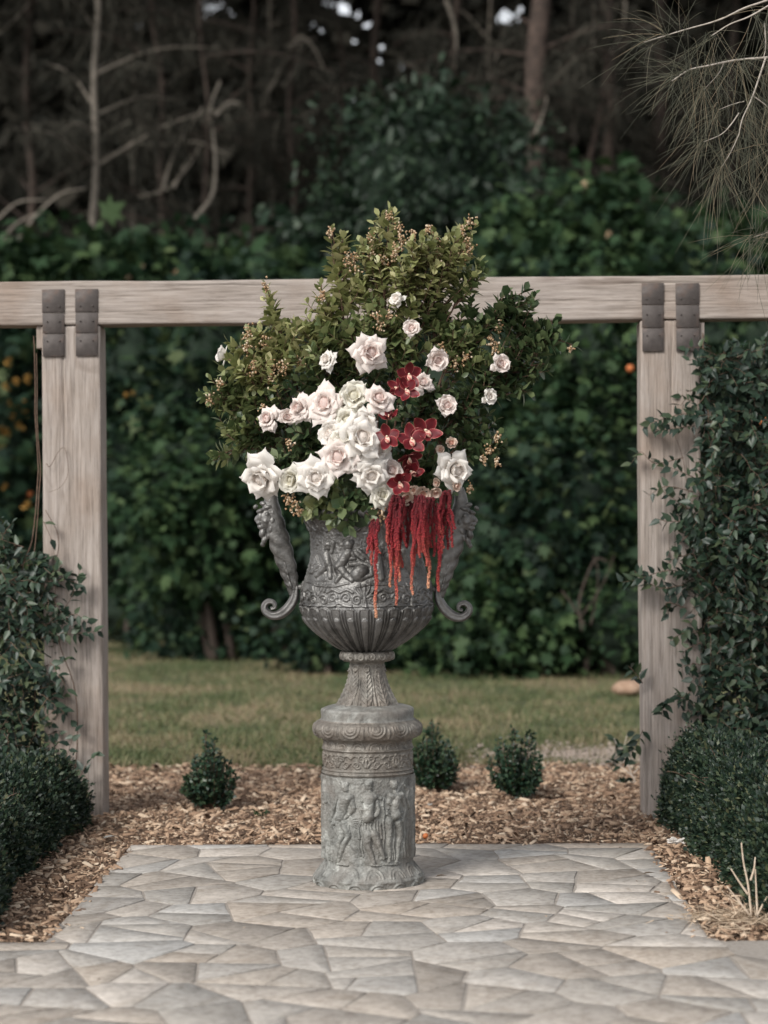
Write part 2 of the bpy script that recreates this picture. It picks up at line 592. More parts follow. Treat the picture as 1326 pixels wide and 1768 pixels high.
k_ = 420                                              # chips kicked onto the paving along its edges
sp = np.c_[g.uniform(X_L, X_R, k_), g.uniform(Y_JOIN - .2, Y_BACK, k_), np.zeros(k_)]
dE = np.minimum(np.minimum(sp[:, 0] - X_L, X_R - sp[:, 0]), Y_BACK - sp[:, 1])
sp = sp[g.uniform(0, 1, k_) < np.exp(-dE / .07) + .015]
P = np.concatenate([P, sp])
n = len(P)
P[:, 2] = -.012 + .012 * fbm(P, 2.2, 5, 3) + g.uniform(0, .022, n)
ax = np.c_[g.normal(size=(n, 2)), g.normal(0, .28, n)]
no = np.c_[g.normal(0, .35, (n, 2)), np.ones(n)]
L = g.gamma(2.0, .0095, n).clip(.006, .07)
P[-len(sp):, 2] = .0015; ax[-len(sp):, 2] *= .1; L[-len(sp):] *= .6
acc = Acc()
scatter(acc, *CH, P, ax, no, L, L * g.uniform(.14, .42, n))
V, F = acc.get()
o = link('mulch', make_mesh('mulch', V, F), m)
tag(o, 'tan wood-chip mulch covering the bed around the paving', 'mulch', kind='stuff')

# grass
m, nt, b = new_mat('grass_blade')
g_ = N(nt, "ShaderNodeNewGeometry")
gp = noise(nt, 1.1, 5, .6, stretch=(1, .55, 1))
add = N(nt, "ShaderNodeMath", operation='ADD'); sc_ = N(nt, "ShaderNodeMath", operation='MULTIPLY_ADD')
nt.links.new(g_.outputs["Random Per Island"], sc_.inputs[0]); sc_.inputs[1].default_value = .30; sc_.inputs[2].default_value = -.15
nt.links.new(gp, add.inputs[0]); nt.links.new(sc_.outputs[0], add.inputs[1])
nt.links.new(ramp(nt, add.outputs[0], [(.30, (.045, .070, .020)), (.46, (.092, .110, .040)), (.58, (.165, .148, .075)), (.70, (.25, .19, .115))]), b.inputs["Base Color"])
b.inputs["Roughness"].default_value = .7
g = np.random.default_rng(11)
n = 95000
Yg = MULCH_BACK + (27.5 - MULCH_BACK) * g.uniform(0, 1, n) ** 1.25
P = np.c_[g.uniform(-1, 1, n) * (.18 * Yg + .4) - .023 * Yg, Yg, np.full(n, -.012)]
P[:, 2] += .012 * fbm(P, 2.2, 3, 3)
clump = vnoise(P, 3.0, 9)
h = g.uniform(.025, .06, n) * (1 + .5 * clump)
acc = Acc()
scatter(acc, *BLADE, P, np.c_[g.normal(0, .55, (n, 2)), np.ones(n)], np.c_[g.normal(size=(n, 2)), g.normal(0, .2, n)], h, g.uniform(.006, .012, n))
V, F = acc.get()
o = link('grass', make_mesh('grass', V, F), m)
tag(o, 'patchy green and straw-coloured grass between mulch and hedge', 'grass', kind='stuff')

# ------------------------------------------------------------------ timber frame
def wood_mat(name, axis):
    m, nt, b = new_mat(name)
    st = [42, 42, 42]; st[axis] = 2.2
    st2 = [130, 130, 130]; st2[axis] = 5.5
    n1 = noise(nt, 1.0, 6, .7, stretch=tuple(st), dist=.12)
    n2 = noise(nt, 1.0, 5, .7, stretch=tuple(st2))
    n3 = noise(nt, 2.6, 4, .55)
    c = ramp(nt, n1, [(.2, (.205, .172, .148)), (.42, (.285, .244, .215)), (.6, (.345, .30, .27)), (.8, (.41, .367, .337))])
    c = mix(nt, c, ramp(nt, n2, [(.32, (.55, .53, .51)), (.48, (.95, .95, .95)), (.62, (1.12, 1.12, 1.12))]), .9, 'MULTIPLY')
    c = mix(nt, c, ramp(nt, n3, [(.3, (.84, .76, .70)), (.5, (1, 1, 1)), (.72, (1.06, 1.07, 1.09))]), .9, 'MULTIPLY')
    n4 = noise(nt, 1.0, 3, .5, stretch=tuple(7 if k != axis else 1.6 for k in range(3)), dist=1.5)
    c = mix(nt, c, (.13, .095, .075), ramp(nt, n4, [(.64, (0, 0, 0)), (.74, (.55, .55, .55))]))
    nt.links.new(c, b.inputs["Base Color"])
    b.inputs["Roughness"].default_value = .82
    b.inputs["Specular IOR Level"].default_value = .2
    bump(nt, b, n2, .5, .004)
    return m
M['wood_v'] = wood_mat('weathered_timber_upright', 2)
M['wood_h'] = wood_mat('weathered_timber_level', 0)

def timber(lo, hi, axis, cracks=(), r=.012, nlong=150, nx=44, seed=0):
    """A sawn timber between two corners with rounded arrises, raised grain and drying cracks on the face towards -y."""
    lo = np.array(lo, float); hi = np.array(hi, float); c = (lo + hi) / 2; hs = (hi - lo) / 2
    def line(h, n):
        inner = np.linspace(-h + r, h - r, n)
        return np.concatenate([[-h, -h + .3 * r], inner, [h - .3 * r, h]])
    acc = Acc()
    for ax in range(3):
        u, v = [k for k in range(3) if k != ax]
        nu = nlong if u == axis else nx
        nv = nlong if v == axis else nx
        if ax == 1: pass
        else: nu, nv = (nu if u == axis else 12), (nv if v == axis else 12)
        U, W = np.meshgrid(line(hs[u], nu), line(hs[v], nv))
        for s in (-1, 1):
            P = np.zeros(U.shape + (3,))
            P[..., u], P[..., v], P[..., ax] = U, W, s * hs[ax]
            P = P.reshape(-1, 3)
            core = np.clip(P, -hs + r, hs - r)
            nrm = norm(P - core)
            P = core + nrm * r
            Q = P.copy(); Q[:, axis] *= .035
            d = .0016 * fbm(Q, 70, seed, 2) + .003 * fbm(P, 1.4, seed + 5, 2) + .0010 * vnoise(Q, 22, seed + 3)
            front = nrm[:, 1] < -.7
            long = P[:, axis] + c[axis]
            cross = (P[:, 0] + c[0]) if axis == 2 else (P[:, 2] + c[2])
            for (x0, a0, a1, w, dep) in cracks:
                t = np.clip((long - a0) / (a1 - a0), 0, 1)
                on = ((long > a0) & (long < a1)) * np.sin(np.pi * t) ** .4
                xx = x0 + .004 * np.sin(long * 6 + x0 * 40) + .0012 * np.sin(long * 23)
                d = d - front * on * dep * np.exp(-((cross - xx) / (w * .65)) ** 2)
            P = P + nrm * d[:, None] + c
            k = U.shape[1]
            i = (np.arange(U.shape[0] - 1)[:, None] * k + np.arange(k - 1)[None, :]).ravel()
            F = np.stack([i, i + 1, i + k + 1, i + k], -1)
            flip = (s > 0) == (ax == 1)
            acc.add(P, F[:, ::-1] if flip else F)
    return acc.get()

Y_POST = float(on_ground(150, 1413)[1])          # front face of the posts
POST_D = .19
x_l0, x_l1 = at(74, 900, Y_POST)[0], at(176, 1000, Y_POST)[0]
x_r0, x_r1 = at(1108, 1000, Y_POST)[0], at(1211, 900, Y_POST)[0]
z_b0, z_b1 = at(660, 556.5, Y_POST)[2], at(660, 480, Y_POST)[2]

frame = thing('timber_frame', ((x_l0 + x_r1) / 2, Y_POST + POST_D / 2, 0), 'weathered timber frame of two posts and a long beam behind the urn', 'garden frame')
kl = x_l0 + .105
V, F = timber((x_l0, Y_POST, -.1), (x_l1, Y_POST + POST_D, z_b0 - .002), 2,
              [(kl, 1.75, 2.33, .0045, .02), (kl + .055, 1.9, 2.2, .003, .01), (kl - .05, .4, 1.1, .002, .006), (kl + .09, .1, .8, .0025, .006)], seed=1)
part('post', V, F, M['wood_v'], frame, True)
kr = x_r0 + .145
V, F = timber((x_r0, Y_POST, -.1), (x_r1, Y_POST + POST_D, z_b0 - .002), 2,
              [(kr, 1.85, 2.33, .004, .018), (kr - .03, 1.2, 1.8, .003, .008), (kr + .02, .5, 1.5, .002, .008), (kr - .1, .2, .9, .002, .006)], seed=2)
part('post', V, F, M['wood_v'], frame, True)
V, F = timber((-3.4, Y_POST - .004, z_b0), (3.4, Y_POST + POST_D - .01, z_b1), 0,
              [(z_b1 - .03, -1.25, -.7, .004, .007), (z_b1 - .022, -.1, .4, .003, .006), (z_b1 - .04, .85, 1.4, .004, .007), (z_b0 + .06, -2.2, -.9, .002, .006), (z_b0 + .09, .2, 1.7, .002, .006)],
              nlong=260, nx=44, seed=3)
part('beam', V, F, M['wood_h'], frame, True)
# small packing block seen at the outer side of each post head
for (px0, px1, py0, py1) in ((62, 75, 562, 601), (1210, 1217, 556, 590)):
    a, c_ = at(px0, py1, Y_POST), at(px1, py0, Y_POST)
    V, F = timber((a[0], Y_POST + .02, a[2]), (c_[0] + (.0 if px0 < 600 else 0), Y_POST + .15, c_[2]), 2, r=.004, nlong=10, nx=8, seed=6)
    part('packing_block', V, F, M['wood_v'], frame, True)

m, nt, b = new_mat('rusted_steel')
n1 = noise(nt, 26, 6, .7); n2 = noise(nt, 7, 4, .6)
c = ramp(nt, n1, [(.3, (.045, .037, .034)), (.6, (.085, .072, .067)), (.8, (.14, .115, .10))])
c = mix(nt, c, (.20, .105, .065), ramp(nt, n2, [(.52, (0, 0, 0)), (.75, (.6, .6, .6))]))
nt.links.new(c, b.inputs["Base Color"])
b.inputs["Roughness"].default_value = .65; b.inputs["Metallic"].default_value = .25
bump(nt, b, n1, .4, .003)
M['steel'] = m

def rbox(lo, hi, r=.002):
    return timber(lo, hi, 2, r=r, nlong=4, nx=3, seed=9)

def box(lo, hi):
    lo, hi = np.asarray(lo), np.asarray(hi)
    V = np.array([[(lo, hi)[i][0], (lo, hi)[j][1], (lo, hi)[k][2]] for i in (0, 1) for j in (0, 1) for k in (0, 1)])
    return V, np.array([[0, 1, 3, 2], [4, 6, 7, 5], [0, 4, 5, 1], [2, 3, 7, 6], [0, 2, 6, 4], [1, 5, 7, 3]])

def bevel_box(lo, hi, c=.0012):
    """box whose front (-y) edges are chamfered"""
    lo, hi = np.asarray(lo, float), np.asarray(hi, float)
    x0, y0, z0 = lo; x1, y1, z1 = hi
    V = [(x0, y1, z0), (x1, y1, z0), (x1, y1, z1), (x0, y1, z1), (x0, y0 + c, z0), (x1, y0 + c, z0), (x1, y0 + c, z1), (x0, y0 + c, z1),
         (x0 + c, y0, z0 + c), (x1 - c, y0, z0 + c), (x1 - c, y0, z1 - c), (x0 + c, y0, z1 - c)]
    F = [(0, 3, 2, 1)] + [(i, (i + 1) % 4, 4 + (i + 1) % 4, 4 + i) for i in range(4)] + [(4 + i, 4 + (i + 1) % 4, 8 + (i + 1) % 4, 8 + i) for i in range(4)] + [(8, 9, 10, 11)]
    return np.array(V), np.array(F)

for xs, ys in (((73.5, 112), (500, 541, 577, 617)), ((130.5, 169.5), (499, 540, 576, 616)), ((1108, 1146), (489, 527, 567, 608)), ((1166.5, 1207), (489, 527, 567, 608))):
    a = at(xs[0], (ys[0] + ys[3]) / 2, Y_POST)[0]; c_ = at(xs[1], (ys[0] + ys[3]) / 2, Y_POST)[0]
    zs = [at(sum(xs) / 2, y, Y_POST)[2] for y in ys]
    strap = bpy.data.objects.new('bracket', None); COL.objects.link(strap); strap.parent = frame
    strap.location = Vector((float((a + c_) / 2), Y_POST, float(zs[3]))) - frame.location
    for k in range(3):
        dy = (.005, .003, .006)[k]
        V, F = bevel_box((a + .001 * k, Y_POST - .006 - dy, zs[k + 1] + .0035), (c_ - .0015 * k, Y_POST - .005, zs[k] - .0005))
        part('plate', V, F, M['steel'], strap)
        for bx in (.22, .78):
            p = np.array([a + (c_ - a) * bx, Y_POST - .006 - dy, zs[k + 1] + (zs[k] - zs[k + 1]) * (.28, .6, .7)[k]])
            V, F = tube([p, p + [0, -.004, 0], p + [0, -.0055, 0]], [.0045, .0045, .0025], 6)
            part('bolt', V, F, M['steel'], strap)

# ------------------------------------------------------------------ pedestal and urn
Y_URN = 9.05
PX = Y_URN / FPX                                  # metres per photograph pixel at the urn
URN = at(636.5, 1521, Y_URN); URN[2] = 0.0
def uz(py): return float((1521 - py) * PX)

def cast_mat(name, stops, patch, pscale, rough, metal=.0, spec=.4):  # weathered lead: half metal, half oxide
    m, nt, b = new_mat(name)
    n1 = noise(nt, 34, 6, .7); n2 = noise(nt, pscale, 5, .62, dist=.6); n3 = noise(nt, 120, 3, .6)
    c = ramp(nt, n1, stops)
    n5 = noise(nt, 13, 6, .75, dist=.8)              # blotches of black oxide and chalky bloom
    c = mix(nt, c, ramp(nt, n5, [(.30, (.30, .29, .28)), (.45, (.9, .9, .9)), (.58, (1.2, 1.2, 1.2)), (.70, (2.2, 2.25, 2.25))]), 1.0, 'MULTIPLY')
    n6 = noise(nt, 1.0, 4, .6, stretch=(26, 26, 2.2))   # rain runs
    c = mix(nt, c, ramp(nt, n6, [(.30, (.55, .55, .55)), (.5, (1, 1, 1)), (.72, (1.3, 1.3, 1.3))]), .8, 'MULTIPLY')
    c = mix(nt, c, patch, ramp(nt, n2, [(.42, (0, 0, 0)), (.66, (.75, .75, .75))]))
    nt.links.new(c, b.inputs["Base Color"])
    b.inputs["Roughness"].default_value = rough
    b.inputs["Metallic"].default_value = metal
    b.inputs["Specular IOR Level"].default_value = spec
    bump(nt, b, n3, .6, .004)
    return m
M['cast_base'] = cast_mat('pale_weathered_cast', [(.3, (.135, .136, .126)), (.6, (.235, .236, .222)), (.8, (.36, .36, .343))], (.155, .137, .12), 5, .58, .10)
M['cast_cap'] = cast_mat('brown_grey_cast', [(.3, (.115, .105, .092)), (.6, (.19, .176, .156)), (.8, (.29, .272, .245))], (.15, .122, .10), 6, .52, .25)
M['cast_urn'] = cast_mat('dark_lead_cast', [(.3, (.058, .055, .051)), (.6, (.118, .113, .107)), (.8, (.23, .224, .217))], (.22, .215, .21), 5, .42, .5, .5)

def lathe(name, prof, nth, nz, mat, root, hfun=None, smooth_curve=True, centre=None):
    """Revolved cast part. prof: (half width px, photo y). hfun(theta, y_px) gives relief in px along the profile's normal."""
    prof = np.array(prof, float)
    seg = np.concatenate([[0], np.cumsum(np.hypot(*np.diff(prof, axis=0).T))])
    t = np.linspace(0, seg[-1], nz)
    if smooth_curve:
        pr = smooth_path(np.c_[prof, np.zeros(len(prof))], 600)[:, :2]
        sg = np.concatenate([[0], np.cumsum(np.hypot(*np.diff(pr, axis=0).T))])
        t = np.linspace(0, sg[-1], nz)
        r, y = np.interp(t, sg, pr[:, 0]), np.interp(t, sg, pr[:, 1])
    else:
        r, y = np.interp(t, seg, prof[:, 0]), np.interp(t, seg, prof[:, 1])
    dr, dy = np.gradient(r), np.gradient(-y)
    nr, ny = dy, -dr
    L = np.maximum(np.hypot(nr, ny), 1e-6); nr, ny = nr / L, ny / L
    th = np.arange(nth) * 2 * np.pi / nth - np.pi          # theta 0 faces the camera, grows to the right
    TH, Yp = np.meshgrid(th, y)
    H = hfun(TH, Yp) if hfun else np.zeros_like(TH)
    RR = (r[:, None] + H * nr[:, None]) * PX
    ZZ = (1521 - y[:, None] + H * ny[:, None]) * PX
    c = URN if centre is None else centre
    V = np.stack([c[0] + RR * np.sin(TH), c[1] - RR * np.cos(TH), ZZ], -1).reshape(-1, 3)
    i = np.arange(nz - 1)[:, None] * nth; j = np.arange(nth)[None, :]; k = (j + 1) % nth
    F = np.stack([i + j, i + k, i + nth + k, i + nth + j], -1).reshape(-1, 4)
    return part(name, V, F, mat, root, True)

def caps_h(S, Y, caps, k=.55):
    H = np.zeros_like(S)
    for (x0, y0, r0, x1, y1, r1) in caps:
        dx, dy = x1 - x0, y1 - y0
        L2 = dx * dx + dy * dy + 1e-9
        rm = max(r0, r1)
        sel = (S > min(x0, x1) - rm) & (S < max(x0, x1) + rm) & (Y > min(y0, y1) - rm) & (Y < max(y0, y1) + rm)
        if not sel.any(): continue
        s, y = S[sel], Y[sel]
        t = np.clip(((s - x0) * dx + (y - y0) * dy) / L2, 0, 1)
        d2 = (s - x0 - t * dx) ** 2 + (y - y0 - t * dy) ** 2
        r = r0 + (r1 - r0) * t
        H[sel] = np.maximum(H[sel], k * np.sqrt(np.maximum(r * r - d2, 0)))
    return H

def chain(pts, r0, r1=None):
    r1 = r0 if r1 is None else r1
    n = len(pts) - 1
    return [(pts[i][0], pts[i][1], r0 + (r1 - r0) * i / n, pts[i + 1][0], pts[i + 1][1], r0 + (r1 - r0) * (i + 1) / n) for i in range(n)]

def spiral(cx, cy, r, turns, start, sgn, w, n=26, r_in=.12):
    a = start + sgn * np.linspace(0, turns * 2 * np.pi, n)
    rr = np.linspace(r, r * r_in, n)
    return chain(list(zip(cx + rr * np.cos(a), cy + rr * np.sin(a))), w, w * .6)

def surf_noise(TH, Y, Rpx, amp, f, seed):
    P = np.stack([Rpx * np.sin(TH), Rpx * np.cos(TH), Y], -1)
    return amp * fbm(P, f, seed, 3)

pedestal = thing('pedestal', URN, 'round pale grey cast pedestal with figures in relief under the urn', 'pedestal')

# base moulding with scalloped lower edge
def h_base(TH, Y):
    u = (TH * 15 / (2 * np.pi)) % 1 - .5
    S = u * 2 * np.pi * 94 / 15
    d = np.hypot(S, (Y - 1526) * 1.05)
    ring = 2.6 * np.exp(-((d - 13) / 1.9) ** 2) + 2.4 * np.exp(-((d - 7) / 2.6) ** 2)
    h = ring * (Y > 1505)
    u2 = (TH * 13 / (2 * np.pi) + .2) % 1 - .5
    d2 = np.hypot(u2 * 2 * np.pi * 84 / 13, (Y - 1504) * .9)
    h = h + (1.6 * np.exp(-((d2 - 14) / 1.7) ** 2) + 1.3 * np.exp(-((d2 - 9) / 1.5) ** 2)) * ((Y < 1505) & (Y > 1482))
    return h + surf_noise(TH, Y, 90, .8, .12, 3)
lathe('base_moulding', [(94, 1522), (95, 1515), (96, 1510), (93, 1506.5), (88, 1500), (81, 1492), (77, 1485), (76, 1480)], 620, 70, M['cast_base'], pedestal, h_base)

# drum with the procession of figures (measured on an enlargement: 6.63 px per px, centre 640, radius 530)
def A(*pts_r):
    return [(p[0], p[1], p[2], q[0], q[1], q[2]) for p, q in zip(pts_r[:-1], pts_r[1:])]
FIG = []
# youth stooping, basket hand low
FIG += A((385, 325, 50), (388, 345, 44)) + A((362, 288, 30), (412, 290, 30)) + A((390, 375, 24), (392, 415, 26))
FIG += A((350, 455, 62), (420, 455, 64)) + A((380, 470, 72), (345, 590, 62), (325, 680, 66))
FIG += A((455, 440, 34), (490, 560, 30), (480, 590, 28)) + A((480, 590, 27), (360, 690, 22), (235, 765, 24)) + A((310, 440, 32), (262, 560, 26), (215, 690, 20), (210, 730, 18))
FIG += A((320, 740, 52), (340, 890, 40), (285, 1100, 26), (280, 1180, 20)) + A((370, 740, 50), (420, 880, 36), (330, 1080, 26), (310, 1180, 20)) + A((300, 1210, 18), (420, 1210, 15))
FIG += A((240, 770, 20), (270, 850, 14)) + A((255, 800, 14), (300, 900, 10)) + A((225, 800, 18), (240, 900, 10))
for i, x in enumerate((110, 150, 185, 222)):
    FIG += A((x + 10, 600 + 60 * i, 17), (x, 850, 20), (x + 6, 1180, 17))
FIG += A((130, 300, 26), (150, 380, 40), (160, 520, 30)) + A((110, 420, 24), (120, 560, 28))
# robed woman in the middle with a sagging garland
FIG += A((668, 300, 50), (670, 325, 42)) + A((648, 278, 30), (692, 276, 28)) + A((672, 370, 24), (672, 410, 26))
FIG += A((630, 440, 46), (720, 440, 46)) + A((675, 460, 68), (660, 590, 58), (650, 660, 70))
FIG += A((620, 430, 30), (595, 470, 26), (640, 400, 20)) + A((720, 420, 30), (800, 450, 22), (750, 430, 24)) + A((700, 400, 22), (740, 430, 34))
FIG += A((760, 480, 26), (780, 580, 24), (730, 650, 28))
FIG += chain([(560, 590), (590, 660), (650, 690), (720, 670), (745, 630)], 15) + chain([(575, 575), (640, 590), (720, 575)], 11)
for i in range(5):
    FIG += chain([(420 + 14 * i, 640 + 22 * i), (470 + 10 * i, 690 + 24 * i), (540 + 2 * i, 680 + 26 * i), (575, 640 + 24 * i)], 12)
for x, y0, y1 in ((410, 740, 880), (430, 760, 840), (545, 760, 900), (600, 720, 880), (630, 730, 920), (660, 730, 930), (690, 740, 900), (735, 700, 860), (770, 720, 910), (800, 740, 900)):
    FIG += A((x, y0, 15), (x - 4, y1 - 40, 17), (x, y1, 22))
FIG += A((640, 860, 58), (650, 980, 42), (690, 1120, 30), (720, 1185, 24)) + A((720, 860, 56), (790, 1000, 36), (830, 1130, 22)) + A((700, 1205, 20), (800, 1215, 15))
FIG += A((540, 930, 12), (560, 1090, 14)) + A((580, 900, 12), (590, 1100, 12))
# staff, then the flute player
FIG += A((835, 470, 12), (840, 800, 12), (825, 1140, 14)) + A((800, 1130, 16), (860, 1130, 16))
FIG += A((958, 300, 48), (958, 325, 40)) + A((942, 282, 28), (980, 280, 26)) + A((965, 370, 24), (970, 410, 26))
FIG += A((930, 440, 40), (1030, 440, 42)) + A((985, 470, 62), (965, 580, 54), (965, 650, 64))
FIG += A((915, 430, 30), (905, 510, 30), (920, 520, 28)) + A((915, 515, 26), (1000, 370, 22)) + A((975, 385, 11), (1075, 305, 11)) + A((1010, 350, 20), (1040, 340, 18))
FIG += A((1050, 450, 30), (1085, 590, 24), (1050, 730, 24))
FIG += chain([(870, 640), (930, 690), (1000, 720), (1060, 740)], 20) + chain([(880, 680), (960, 660), (1060, 640)], 16) + chain([(875, 610), (940, 650), (1040, 690)], 12)
FIG += A((900, 720, 48), (890, 880, 36), (895, 1060, 26), (890, 1180, 18)) + A((1000, 740, 50), (1015, 920, 36), (985, 1090, 26), (975, 1180, 20)) + A((870, 1210, 15), (1010, 1205, 15))
for i, x in enumerate((930, 955, 1045, 1075, 1110, 1140)):
    FIG += A((x, 780 - 40 * (i > 2), 15), (x - 12, 1000, 15), (x - 4, 1150, 13))
FIG += A((1120, 380, 22), (1100, 480, 24), (1130, 600, 22)) + A((1145, 500, 20), (1150, 760, 22)) + A((1080, 330, 16), (1120, 420, 14))
FIG += A((280, 1232, 12), (480, 1236, 12), (690, 1230, 12), (900, 1235, 12), (1050, 1230, 12))

def unroll(figs, cx, Rz):
    f = lambda x: Rz * math.asin(max(-.999, min(.999, (x - cx) / Rz)))
    return [(f(a), b_, r0, f(c), d, r1) for (a, b_, r0, c, d, r1) in figs]

def h_drum(TH, Y):
    per = np.pi
    u = (TH + per / 2) % per - per / 2
    S = u * 530
    Z = (Y - 1300) * 6.63
    Sw = S + 6 * np.sin(Z / 37) ; Zw = Z + 5 * np.sin(S / 31)
    h = caps_h(Sw, Zw, unroll(FIG, 640, 530), 1.15) / 6.63
    # folded cloth and bark between the groups
    far = np.clip((np.abs(S) - 640) / 60, 0, 1)
    h = np.maximum(h, far * (3.2 + 2.4 * np.sin(S / 17 + .004 * Z) * np.sin(Z / 160 + S / 90)) * (Z > 120) * (Z < 1180))
    h = h + surf_noise(TH, Y, 80, .9, .10, 5) + surf_noise(TH, Y, 80, .5, .35, 8)
    return h
lathe('drum', [(77, 1483), (77, 1470), (76.5, 1420), (76, 1370), (76, 1334)], 1000, 290, M['cast_base'], pedestal, h_drum)

# frieze with scrolling leaves between rings
def h_frieze(TH, Y):
    n = 9
    u = (TH * n / (2 * np.pi) + .5) % 1 - .5
    S = u * 2 * np.pi * 78 / n
    m_ = np.abs(S)
    caps = spiral(9, 1303, 7, 1.4, math.pi, 1, 1.9) + spiral(18, 1313, 5.5, 1.3, 0, -1, 1.7) + chain([(2, 1316), (6, 1309), (4, 1300), (0, 1296)], 2.2) + chain([(15, 1299), (21, 1297), (27, 1302)], 1.8) + chain([(11, 1317), (17, 1319), (26, 1310)], 1.7) + chain([(0, 1302), (0, 1314)], 2.6)
    h = caps_h(m_, Y, caps, 1.15) * ((Y < 1320) & (Y > 1293))
    ringy = 3.6 * np.exp(-((Y - 1330.5) / 2.4) ** 2) + 2.4 * np.exp(-((Y - 1324.5) / 1.3) ** 2) + 2.6 * np.exp(-((Y - 1289.5) / 2.0) ** 2)
    # upright leaf arches on the hollow neck
    u2 = (TH * 16 / (2 * np.pi)) % 1 - .5
    d2 = np.hypot(u2 * 2 * np.pi * 78 / 16, (Y - 1287) * .85)
    h = h + (1.8 * np.exp(-((d2 - 11.5) / 1.5) ** 2) + 1.2 * np.exp(-((d2 - 7) / 1.5) ** 2)) * (Y < 1287)
    return h + ringy + surf_noise(TH, Y, 78, .5, .2, 4)
lathe('frieze', [(76.5, 1334), (76.5, 1325), (76.5, 1310), (76.5, 1294), (77, 1288), (75, 1282), (76, 1275), (82, 1270)], 720, 130, M['cast_cap'], pedestal, h_frieze)

def h_cap(TH, Y):
    u = (TH * 13 / (2 * np.pi) + .1) % 1 - .5
    S = u * 2 * np.pi * 92 / 13
    d = np.hypot(S, (Y - 1250) * 1.0)
    h = (1.7 * np.exp(-((d - 15.5) / 1.6) ** 2) + 1.3 * np.exp(-((d - 10) / 1.5) ** 2) + 1.0 * np.exp(-((d - 5) / 2) ** 2)) * ((Y < 1269) & (Y > 1247))
    dart = 1.6 * np.exp(-((np.abs(S) - 22) / 1.6) ** 2) * ((Y < 1268) & (Y > 1250))
    return h + dart + surf_noise(TH, Y, 90, .7, .12, 6) * (Y > 1225)
lathe('capital', [(80, 1271), (87, 1270.5), (91, 1266), (94, 1259), (93.5, 1252), (90, 1246), (86, 1243), (83.5, 1242), (82.5, 1240)], 620, 60, M['cast_cap'], pedestal, h_cap)
lathe('top_step', [(83, 1241.5), (81, 1240), (80, 1237), (80.5, 1229), (80, 1223.5), (77, 1221), (66, 1217.5), (54, 1215), (40, 1213), (5, 1212)], 360, 60, M['cast_base'], pedestal,
      lambda TH, Y: surf_noise(TH, Y, 80, .8, .08, 7))

urn = thing('urn', (URN[0], URN[1], uz(1216)), 'dark grey two-handled cast urn with reliefs holding the flowers', 'urn')
def h_stem(TH, Y):
    n = 9
    u = (TH * n / (2 * np.pi) + .5) % 1 - .5
    v = np.clip((Y - 1150) / 66, 0, 1)
    wl = .42 * (.35 + .65 * np.sin(np.pi * np.clip(v * .95, 0, 1)) ** .7)
    inside = np.clip((wl - np.abs(u)) / .05, 0, 1)
    ser = .5 + .5 * np.sin(Y * .75 + np.abs(u) * 26)
    h = inside * (1.8 + 1.3 * ser + 1.6 * np.exp(-(u / .05) ** 2)) * (v > .02) + 1.2 * v * inside
    u2 = (TH * n / (2 * np.pi)) % 1 - .5
    h = np.maximum(h, np.clip((.24 - np.abs(u2)) / .05, 0, 1) * (1.6 + np.cos(u2 * 30)) * (v > .25) * .9)
    d = np.hypot(u * 2 * np.pi * 31 / n, Y - 1152)
    h = h + 2.0 * np.exp(-((d - 5) / 1.3) ** 2)
    return h + surf_noise(TH, Y, 40, .4, .25, 9)
lathe('stem', [(50, 1217), (49, 1214.5), (45, 1207), (38, 1193), (31.5, 1175), (28.5, 1160), (29, 1148), (31, 1142), (36, 1139.5)], 480, 130, M['cast_cap'], urn, h_stem)
def h_collar(TH, Y):
    n = 15
    u = (TH * n / (2 * np.pi)) % 1 - .5
    S = u * 2 * np.pi * 46 / n
    d = np.hypot(S, Y - 1131)
    d2 = np.hypot((np.abs(u) - .5) * 2 * np.pi * 46 / n, Y - 1135)
    return 2.2 * np.exp(-((d - 5.4) / 1.3) ** 2) + 2.2 * np.exp(-(d / 2.4) ** 2) + 2.0 * np.exp(-(d2 / 2.2) ** 2) + surf_noise(TH, Y, 46, .4, .3, 2)
lathe('collar', [(33, 1141), (41, 1140), (45.5, 1135), (46, 1130), (44, 1125.5), (38, 1122.5), (30, 1121)], 420, 50, M['cast_cap'], urn, h_collar)

NG = 28
def h_bowl(TH, Y):
    u = (TH * NG / (2 * np.pi) + .5) % 1 - .5
    v = (Y - 1044) / (1121 - 1044)                    # 0 at top, 1 at the collar
    a = np.abs(u) / .5
    top = .12
    half = np.where(v < top, np.sqrt(np.clip(1 - ((top - v) / top) ** 2, 0, 1)), 1.0) * .92
    lobe = np.sqrt(np.clip(1 - (a / np.maximum(half, .05)) ** 2, 0, 1))
    amp = 1 - .62 * np.clip(v, 0, 1)
    h = 5.2 * amp * lobe ** .7
    rim = np.exp(-((a - half * .88) / .11) ** 2) * (v > -.02) * 1.2 * amp
    top2 = .30
    half2 = np.where(v < top2, np.sqrt(np.clip(1 - ((top2 - v) / .09) ** 2, 0, 1)), 1.0) * .56
    lobe2 = np.sqrt(np.clip(1 - (a / np.maximum(half2, .04)) ** 2, 0, 1)) * (v > top2 - .09)
    trough = -3.4 * amp * np.exp(-((a - .60) / .10) ** 2) * (v > .06)
    h = h + rim + trough + 3.6 * amp * lobe2 - 1.6 * amp * np.clip(1 - a / .55, 0, 1) * ((v > .05) & (v < top2 - .05))
    return h + surf_noise(TH, Y, 110, .5, .15, 11)
lathe('bowl', [(24, 1121.5), (40, 1119.5), (60, 1108), (82, 1091), (99, 1074), (108, 1060), (111.5, 1050), (112, 1043)], 1344, 130, M['cast_urn'], urn, h_bowl)

